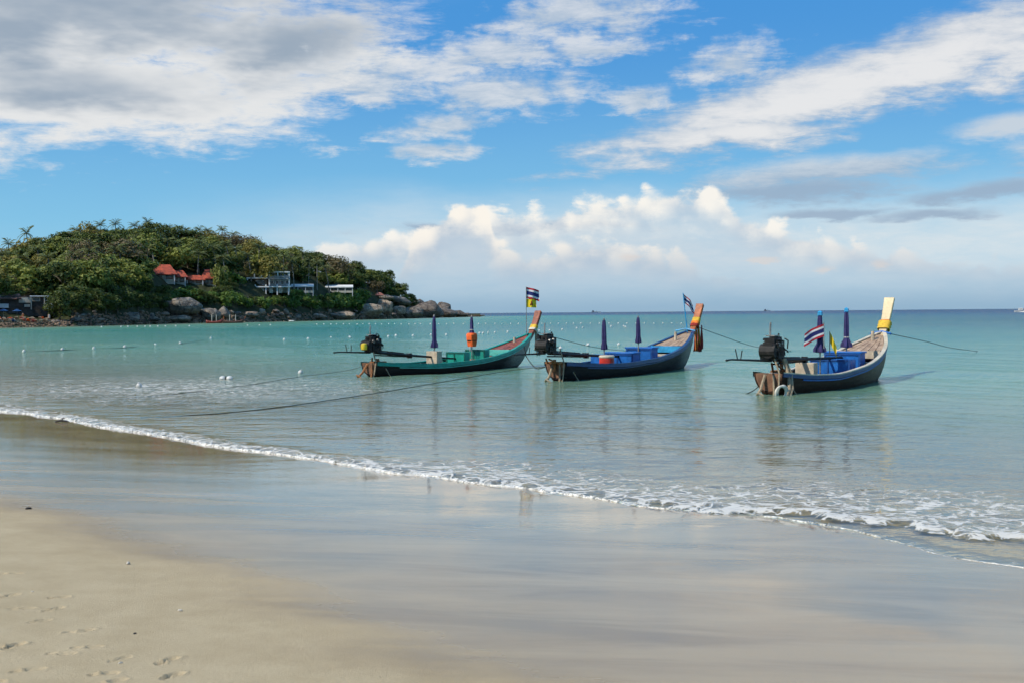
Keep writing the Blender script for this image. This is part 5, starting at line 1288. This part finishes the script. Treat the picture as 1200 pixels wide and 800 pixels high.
x0, z0 = B3.loc(1012, 420); MB().tube([(x0, -.45, .72), (x0 + .25, .5, .78)], .11, 10).build('rolled_mat', PURP, B3.root)
floor_boards(B3, .62, .765, 5, .46, WOODP, 8.95)
B3.deck_post(1024.5, 403, 388, WOODP)
engine(B3, 905.5, 410, .82, (851, 422), (1000, 418), (916, 426))
stern_tackle(B3, ROPE)
band(B3, .36, .52, CLOTHY, .07); band(B3, .52, .55, CLOTHO, .03)
x, z = B3.loc(1033, 389); MB().tube([(x - .1, -.34, z - .06), (x + .05, 0, z + .02), (x - .1, .34, z - .06)], .035, 8).build('bow_rail', P_BLUE, B3.root)
for k in (0, 1): MB().torus((-.40 - .22 * k, -.42 - .05 * k, .10), (.5, 1, .15), .17, .032).build('rope_ring', CLOTHW, B3.root)
f = MB(); f.tube([(-.02, -.30, .95), (.0, -.42, .55), (-.12, -.50, .18), (-.42, -.52, -.04)], .05, 8); f.tube([(.06, -.30, .95), (.10, -.46, .55), (-.02, -.54, .18), (-.30, -.56, -.06)], .045, 8); f.build('hanging_rope', ROPE, B3.root)
umbrella(B3, 961, 416, 368, 'folded purple umbrella with blue top beside the striped flag', r=.095, cap=P_SKY, flare=1.5)
umbrella(B3, 992, 410, 364, 'folded purple umbrella with blue top and white tie amidships', r=.09, cap=P_SKY, flare=1.6)
x, zb = B3.loc(961, 408); zt = B3.loc(961, 378)[1]
flag(B3.wor(x - .12, -.16, zb), zt - zb, 'flagpole', 'striped red white and blue flag flying from the umbrella of the yellow-prowed boat', [(zt - zb - .03, .62, .36, THAI, .42, None)], (-1, -.1))
x, zb = B3.loc(966, 415); zt = B3.loc(965.5, 388)[1]
flag(B3.wor(x, -.16, zb), zt - zb, 'flagpole', 'furled yellow flag hanging beside the folded umbrella', [(zt - zb - .02, .24, .30, [(FLAGY, 1)], 1.7, None)], (.9, -.3))

# ---- mooring lines
def sea_pt(px, py, z=-.03): return gp(px, py, z)
rope('mooring_rope', 'dark mooring line running ashore from the stern of the navy railed boat', [B2.wor(-.3, 0, .5), sea_pt(600, 433.5, .28), sea_pt(520, 447, .14), sea_pt(430, 462, .05), sea_pt(310, 479, .02), sea_pt(215, 487, .01), sea_pt(165, 489, -.05)], .012)
rope('mooring_rope', 'thin mooring line running past the floats from the green boat stern', [B1.wor(-.3, 0, .45), sea_pt(405, 434, .22), sea_pt(355, 440.5, .06), sea_pt(290, 451, .02), sea_pt(225, 459, .01), sea_pt(150, 466, -.04)], .009)
c, _ = B2.prow_pt(.42)
rope('mooring_rope', 'slack anchor line running seaward from the ribboned orange prow', [B2.wor(c.x + .2, 0, c.z), at(850, 395, 52), at(880, 405, 56), at(905, 409, 60), sea_pt(930, 411)], .012)
c, _ = B3.prow_pt(.30)
rope('mooring_rope', 'slack anchor line running seaward from the pale yellow prow', [B3.wor(c.x + .1, 0, c.z), at(1085, 400, 47), at(1115, 407.5, 55), sea_pt(1150, 412)], .012)
rope('mooring_rope', 'thin line dropping into the water from the stern of the yellow-prowed boat', [B3.wor(-.3, .1, .5), at(893, 448, 33.2), at(880, 459, 32), sea_pt(858, 466)], .014)
c, _ = B1.prow_pt(.42)
rope('mooring_rope', 'slack anchor line running seaward from the reddish brown prow', [B1.wor(c.x + .1, 0, c.z), at(675, 402, 56), at(705, 408, 60), sea_pt(745, 412)], .014)
rope('mooring_rope', 'short dark line sagging between the green prow and the next stern', [B1.wor(9.0, -.1, .55), sea_pt(628, 431, .1), sea_pt(645, 427, .25), B2.wor(-.3, .1, .45)], .022)

# ================================================================== SMALL THINGS ON THE WATER AND THE SHORE
# ------------------------------------------------------------------ floats
BUOYM = mat('float_white', (0.62, 0.61, 0.57), .5, .08, 6)
fm = MB().lathe([(.02, -.16), (.12, -.13), (.17, -.03), (.17, .06), (.12, .15), (.05, .19), (.04, .24), (.01, .25)], (0, 0, 0), 12).mesh('float', True); fm.materials.append(BUOYM)
def buoy(px, py, k, label, group):
    P = gp(px, py, 0); o = bpy.data.objects.new('float', fm); COL.objects.link(o)
    o.location = (P[0], P[1], .04); o.scale = (k, k, k); o.rotation_euler = (random.uniform(-.3, .3), random.uniform(-.3, .3), 0); tag(o, label, 'float', group)
rng = random.Random(21)
g1 = ('small white float on the far swimming line', 'floats of the far swimming line')
for px in list(np.arange(372, 498, 7.6)) + list(np.arange(505, 700, 9.3)) + list(np.arange(703, 806, 10.5)):
    buoy(px + rng.uniform(-1, 1), 380.4 - .003 * (px - 372) + rng.uniform(-.2, .2), rng.uniform(.7, .95), *g1)
for px in (119, 142, 150, 161, 170, 176, 185, 194, 206, 222, 290, 304, 317): buoy(px, 383.6 - .012 * (px - 119), .95, 'small white float close in under the headland rocks', 'floats under the headland')
for px, py in ((333, 398.5), (361, 397.5), (388, 396.5), (410, 396), (455, 395), (464, 394), (484, 394), (505, 393), (523, 393), (562, 391), (566, 391), (580, 390), (595, 389.5), (632, 388), (644, 387.5), (659, 386.5), (676, 385), (683, 384.5), (716, 383), (731, 382.5), (733, 383.5)):
    buoy(px, py, rng.uniform(.65, .8), 'white float on the nearer line beyond the boats', 'floats of the nearer line')
for px, py in ((689, 405), (725, 404.5), (657, 409)): buoy(px, py, .65, 'white float drifting just behind the navy railed boat', 'floats behind the navy railed boat')
g4 = ('white float on the rope curving in to the beach', 'floats on the curving rope')
row = [(28, 412.5), (73, 410.3), (110, 409), (146, 407.3), (182, 405), (211, 403), (247, 397)]
for px, py in row: buoy(px, py, .62, *g4)
rope('float_rope', 'dark rope joining the floats that curve in to the beach', [sea_pt(px, py, .02 if i % 2 else -.02) for i, (px, py) in enumerate(row)], .03)
for px, py, k, lb in ((163, 453.5, .5, 'single small white float nearest the beach'), (352, 437.8, .55, 'white float on the mooring line near the green boat'), (572, 390.5, .6, 'white float right of the orange life vest')):
    buoy(px, py, k, lb, None)
# a pair of floats tied together
P = gp(264.5, 444.5); o = thing('mooring_float', 'pair of white floats tied together on the mooring line', 'float', (P[0], P[1], .03))
for a in (-.11, .13): MB().lathe([(.02, -.09), (.09, -.06), (.115, .02), (.085, .075), (.03, .10)], (a, 0, 0), 12).build('float_body', BUOYM, o)
MB().torus((0, 0, .02), (1, 0, 0), .06, .015).build('tie', ROPED, o)

# ------------------------------------------------------------------ moored wooden boats under the headland
def small_boat(px, py, wpx, label, hm):
    P = gp(px, py, 0); k = P[1] / F; L = wpx * k; o = thing('fishing_boat', label, 'boat', (P[0], P[1], 0), R(8)); rings = []
    for u in np.linspace(0, 1, 15):
        b = .75 * (math.sin(math.pi * min(1, u * .62 + .24)) ** .7) * (1 if u < .98 else .2); s_ = .55 + .9 * (u - .42) ** 2 * 2.2; kz = -.3 + (1.1 * max(0, u - .86) / .14 if u > .86 else 0)
        near = [((u - .5) * L, -b * math.sin(a), kz + (s_ - kz) * (1 - math.cos(a))) for a in np.linspace(math.pi / 2, 0, 5)]
        rings.append(near + [(q[0], -q[1], q[2]) for q in near[::-1][1:]])
    h_ = link('hull', grid_mesh('hull', np.array(rings)), hm, o); so = h_.modifiers.new('t', 'SOLIDIFY'); so.thickness = .05
    MB().tube([(L * .47, 0, .9), (L * .52, 0, 2.0)], [.12, .08], 6).build('prow', WOODO, o); MB().box((0, 0, .35), (L * .7, 1.0, .06)).build('floor', WOODD, o, False)
    for a in (-.18, .08): MB().tube([(L * a, 0, .3), (L * a, 0, 2.3)], .10, 6).build('post', CLOTHW, o)
    return o
small_boat(252, 379.0, 20, 'reddish wooden boat moored close under the pale boulders', paint('boat_red', (0.26, 0.05, 0.035)))
small_boat(274, 378.7, 26, 'dark wooden boat with two posts moored beside the reddish one', paint('boat_brown', (0.11, 0.05, 0.035)))
P = gp(341.5, 377.2); o = thing('dinghy', 'tiny white dinghy at the water edge by the rubble', 'boat', (P[0], P[1], .1))
MB().tube([(-.8, 0, .1), (-.4, 0, .14), (.4, 0, .14), (.95, 0, .25)], [.25, .4, .38, .08], 8, flat=.6).build('hull', BUOYM, o); MB().box((-.1, 0, .38), (.2, .6, .05)).build('thwart', WOODP, o, False)

# ------------------------------------------------------------------ ships on the horizon
def ship(px, dist, L, label):
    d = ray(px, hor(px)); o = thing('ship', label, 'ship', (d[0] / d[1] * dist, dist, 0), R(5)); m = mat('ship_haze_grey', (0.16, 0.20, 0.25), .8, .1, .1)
    f = MB(); f.add([(-L / 2, -3, -2), (L / 2, -3, -2), (L / 2 + 3, 0, 4), (-L / 2, -3, 3), (-L / 2, 3, -2), (L / 2, 3, -2), (-L / 2, 3, 3)], [(0, 1, 2, 3), (4, 6, 2, 5), (0, 3, 6, 4), (3, 2, 6), (1, 5, 2)]); f.build('hull', m, o, False)
    MB().box((-L * .28, 0, 6), (L * .22, 5, 7)).build('deckhouse', m, o, False); MB().cyl((L * .1, 0, 3), (L * .1, 0, 10), .5, 6).build('mast', m, o)
ship(698, 5200, 40, 'tiny grey ship on the horizon between the two flagpoles'); ship(899, 5600, 34, 'tiny grey ship on the horizon behind the engine of the yellow-prowed boat')
P = gp(1197, 366); o = thing('motor_boat', 'small white motor boat crossing near the horizon', 'boat', (P[0], P[1], 0), R(-10)); 
f = MB(); f.add([(-4, -1.2, -.3), (3, -1.2, -.3), (5.5, 0, 1.5), (-4, -1.4, 1.1), (-4, 1.2, -.3), (3, 1.2, -.3), (-4, 1.4, 1.1)], [(0, 1, 2, 3), (4, 6, 2, 5), (0, 3, 6, 4), (3, 2, 6), (1, 5, 2)]); f.build('hull', BUOYM, o, False); MB().box((-.5, 0, 1.9), (2.6, 1.8, 1.5)).build('cabin', BUOYM, o, True, .1); MB().box((.82, 0, 2.1), (.1, 1.5, .7)).build('windscreen', GLASSD, o, False)

# ------------------------------------------------------------------ beach life at the far left: loungers, parasols, bathers
def skin_body(name, pts, edges, rad, mt, parent=None):
    me = bpy.data.meshes.new(name); me.from_pydata(pts, edges, []); me.update(); o = link(name, me, mt, parent)
    sk = o.modifiers.new('skin', 'SKIN'); o.modifiers.new('sub', 'SUBSURF').levels = 1; o.modifiers['sub'].render_levels = 1
    for v, r_ in zip(me.skin_vertices[0].data, rad): v.radius = (r_, r_)
    me.skin_vertices[0].data[0].use_root = True
    return o
SKIN = mat('skin', (0.42, 0.24, 0.16), .6, .08, 6)
STAND = ([(0, 0, .95), (0, 0, 1.2), (0, 0, 1.42), (0, 0, 1.55), (0, 0, 1.68), (.20, 0, 1.40), (.27, .02, 1.12), (.26, -.08, .86), (-.20, 0, 1.40), (-.27, .02, 1.12), (-.25, -.08, .86), (.11, 0, .88), (.12, -.03, .48), (.13, .02, .06), (.13, -.12, .03), (-.11, 0, .88), (-.13, .04, .48), (-.14, .08, .06), (-.14, -.06, .03)],
         [(0, 1), (1, 2), (2, 3), (3, 4), (2, 5), (5, 6), (6, 7), (2, 8), (8, 9), (9, 10), (0, 11), (11, 12), (12, 13), (13, 14), (0, 15), (15, 16), (16, 17), (17, 18)],
         [.15, .14, .15, .06, .11, .065, .05, .04, .065, .05, .04, .10, .065, .045, .035, .10, .065, .045, .035])
LIE = ([(0, 0, .55), (0, -.25, .62), (0, -.45, .75), (0, -.55, .82), (0, -.66, .90), (.2, -.42, .72), (.27, -.2, .58), (.25, .05, .56), (-.2, -.42, .72), (-.27, -.2, .58), (-.25, .05, .56), (.1, .08, .52), (.11, .5, .60), (.12, .9, .48), (-.1, .08, .52), (-.11, .5, .55), (-.12, .9, .48)],
       [(0, 1), (1, 2), (2, 3), (3, 4), (2, 5), (5, 6), (6, 7), (2, 8), (8, 9), (9, 10), (0, 11), (11, 12), (12, 13), (0, 14), (14, 15), (15, 16)],
       [.15, .14, .15, .06, .11, .065, .05, .04, .065, .05, .04, .10, .065, .045, .10, .065, .045])
def person(px, py, label, cloth, pose=STAND, rz=0.0, dz=0.0):
    w = hill_hit(px, py); P = hill_pt(px, w, dz); o = thing('person', label, 'person', P, rz)
    skin_body('body', *pose, SKIN, o)
    h = MB(); q = pose[0][4]; h.lathe([(.02, -.03), (.11, 0), (.12, .06), (.09, .12), (.02, .14)], (q[0], q[1] + .02, q[2] - .02), 10); h.build('hair', mat('dark_hair', (0.02, 0.014, 0.01), .7, .1, 6), o)
    if pose is STAND: MB().lathe([(.17, .78), (.18, .9), (.17, 1.0), (.15, 1.2), (.18, 1.36), (.10, 1.46)], (0, 0, 0), 12).build('clothes', cloth, o)
    else: MB().tube([(0, .12, .54), (0, -.1, .58), (0, -.42, .74)], [.17, .16, .18], 10, flat=.8).build('clothes', cloth, o)
    return o
person(92.5, 378.5, 'person in white shirt standing on the shore rocks near the beach hut', CLOTHW)
person(57.5, 377, 'person in pale shirt standing on the beach near the white hut panel', CLOTHW, rz=.6)
person(27, 376, 'person in orange top walking among the beach loungers', CLOTHO, rz=1.2)
def lounger(px, py, mt, label, group):
    w = hill_hit(px, py); P = hill_pt(px, w); o = thing('beach_lounger', label, 'lounger', P, rng.uniform(-.4, .4), group)
    MB().box((0, .25, .38), (.62, 1.3, .08)).build('seat', mt, o, False); MB().box((0, -.62, .62), (.62, .75, .08), rx=-.75).build('backrest', mt, o, False)
    for a in (-.26, .26):
        for b in (-.3, .8): MB().box((a, b, .17), (.06, .06, .36)).build('leg', WOODP, o, False)
LM = {'orange': P_ORANGE, 'blue': P_NAVY, 'red': P_PINK, 'white': P_CREAM, 'brown': WOODB}
for px in np.arange(-30, 60, 4.6):
    for py in (376.8, 379.0):
        c = rng.choice(['brown', 'orange', 'red', 'white', 'blue', 'white', 'brown']); lounger(px + rng.uniform(-1.5, 1.5), py + rng.uniform(-.5, .5), LM[c], f'{c} beach lounger on the strip of sand by the beach hut', f'{c} loungers by the beach hut')
def parasol(px, py, mt, label, group):
    w = hill_hit(px, py); P = hill_pt(px, w); o = thing('beach_parasol', label, 'parasol', P, 0, group)
    MB().cyl((0, 0, -.2), (0, 0, 2.2), .03, 6).build('pole', WOODP, o); f = MB(); n = 8
    f.add([(1.15 * math.cos(a), 1.15 * math.sin(a), 1.85) for a in np.linspace(0, 6.283, n + 1)[:-1]] + [(0, 0, 2.35)], [(i, (i + 1) % n, n) for i in range(n)]); c = f.build('canopy', mt, o, False); so = c.modifiers.new('t', 'SOLIDIFY'); so.thickness = .03
for px, py, c in ((4, 374.5, 'blue'), (20, 375, 'blue'), (-14, 375, 'brown')): parasol(px, py, LM[c], f'{c} beach parasol in front of the beach hut', None if c != 'blue' else 'blue parasols by the beach hut')
# a person lying on a lounger
person(10, 377.5, 'person in red lying on a lounger by the beach hut', P_RED, LIE, R(10), .05)

# ------------------------------------------------------------------ bits on the sand
STONE = mat('pebble_dark', (0.07, 0.06, 0.05), .8, .3, 8, .01); SHELL = mat('shell_pale', (0.62, 0.56, 0.46), .6, .15, 8, .005)
def bit(px, py, r_, mt, name, label, cat, seed):
    P = hit(px, py); me = rock_mesh(name, seed, 10, 7, 3); o = link(name, me, mt); o.location = (P[0], P[1], float(ground_z(P[0], P[1])) + r_ * .25); o.scale = (r_ * 1.5, r_, r_ * .7); o.rotation_euler = (0, 0, seed); tag(o, label, cat)
bit(33, 596, .024, STONE, 'pebble', 'dark pebble on the sand where the wet line ends', 'pebble', 1)
bit(150, 660, .018, SHELL, 'shell', 'pale broken shell with a dark side on the dry sand', 'shell', 2)
bit(211, 715, .012, SHELL, 'shell', 'tiny white shell alone on the dry sand', 'shell', 3)
bit(141, 777, .010, SHELL, 'shell', 'tiny white shell beside the footprints', 'shell', 4)
bit(158, 742, .010, STONE, 'pebble', 'small dark pebble right of the footprints', 'pebble', 5)
bit(38, 693, .008, SHELL, 'shell', 'tiny pale shell among the footprints', 'shell', 6)
P = hit(72, 494.5); o = thing('driftwood', 'dark clump of driftwood at the edge of the wash', 'driftwood', (P[0], P[1], float(ground_z(P[0], P[1]))), .4); o.scale = (.55, .55, .45)
f = MB(); f.tube([(-.22, 0, .03), (-.05, .03, .09), (.12, -.02, .06), (.25, .04, .02)], [.03, .05, .045, .02], 7); f.build('branch', STONE, o); f = MB(); f.tube([(0, .02, .07), (.06, .10, .17), (.14, .12, .20)], [.03, .022, .01], 6); f.build('twig', STONE, o)
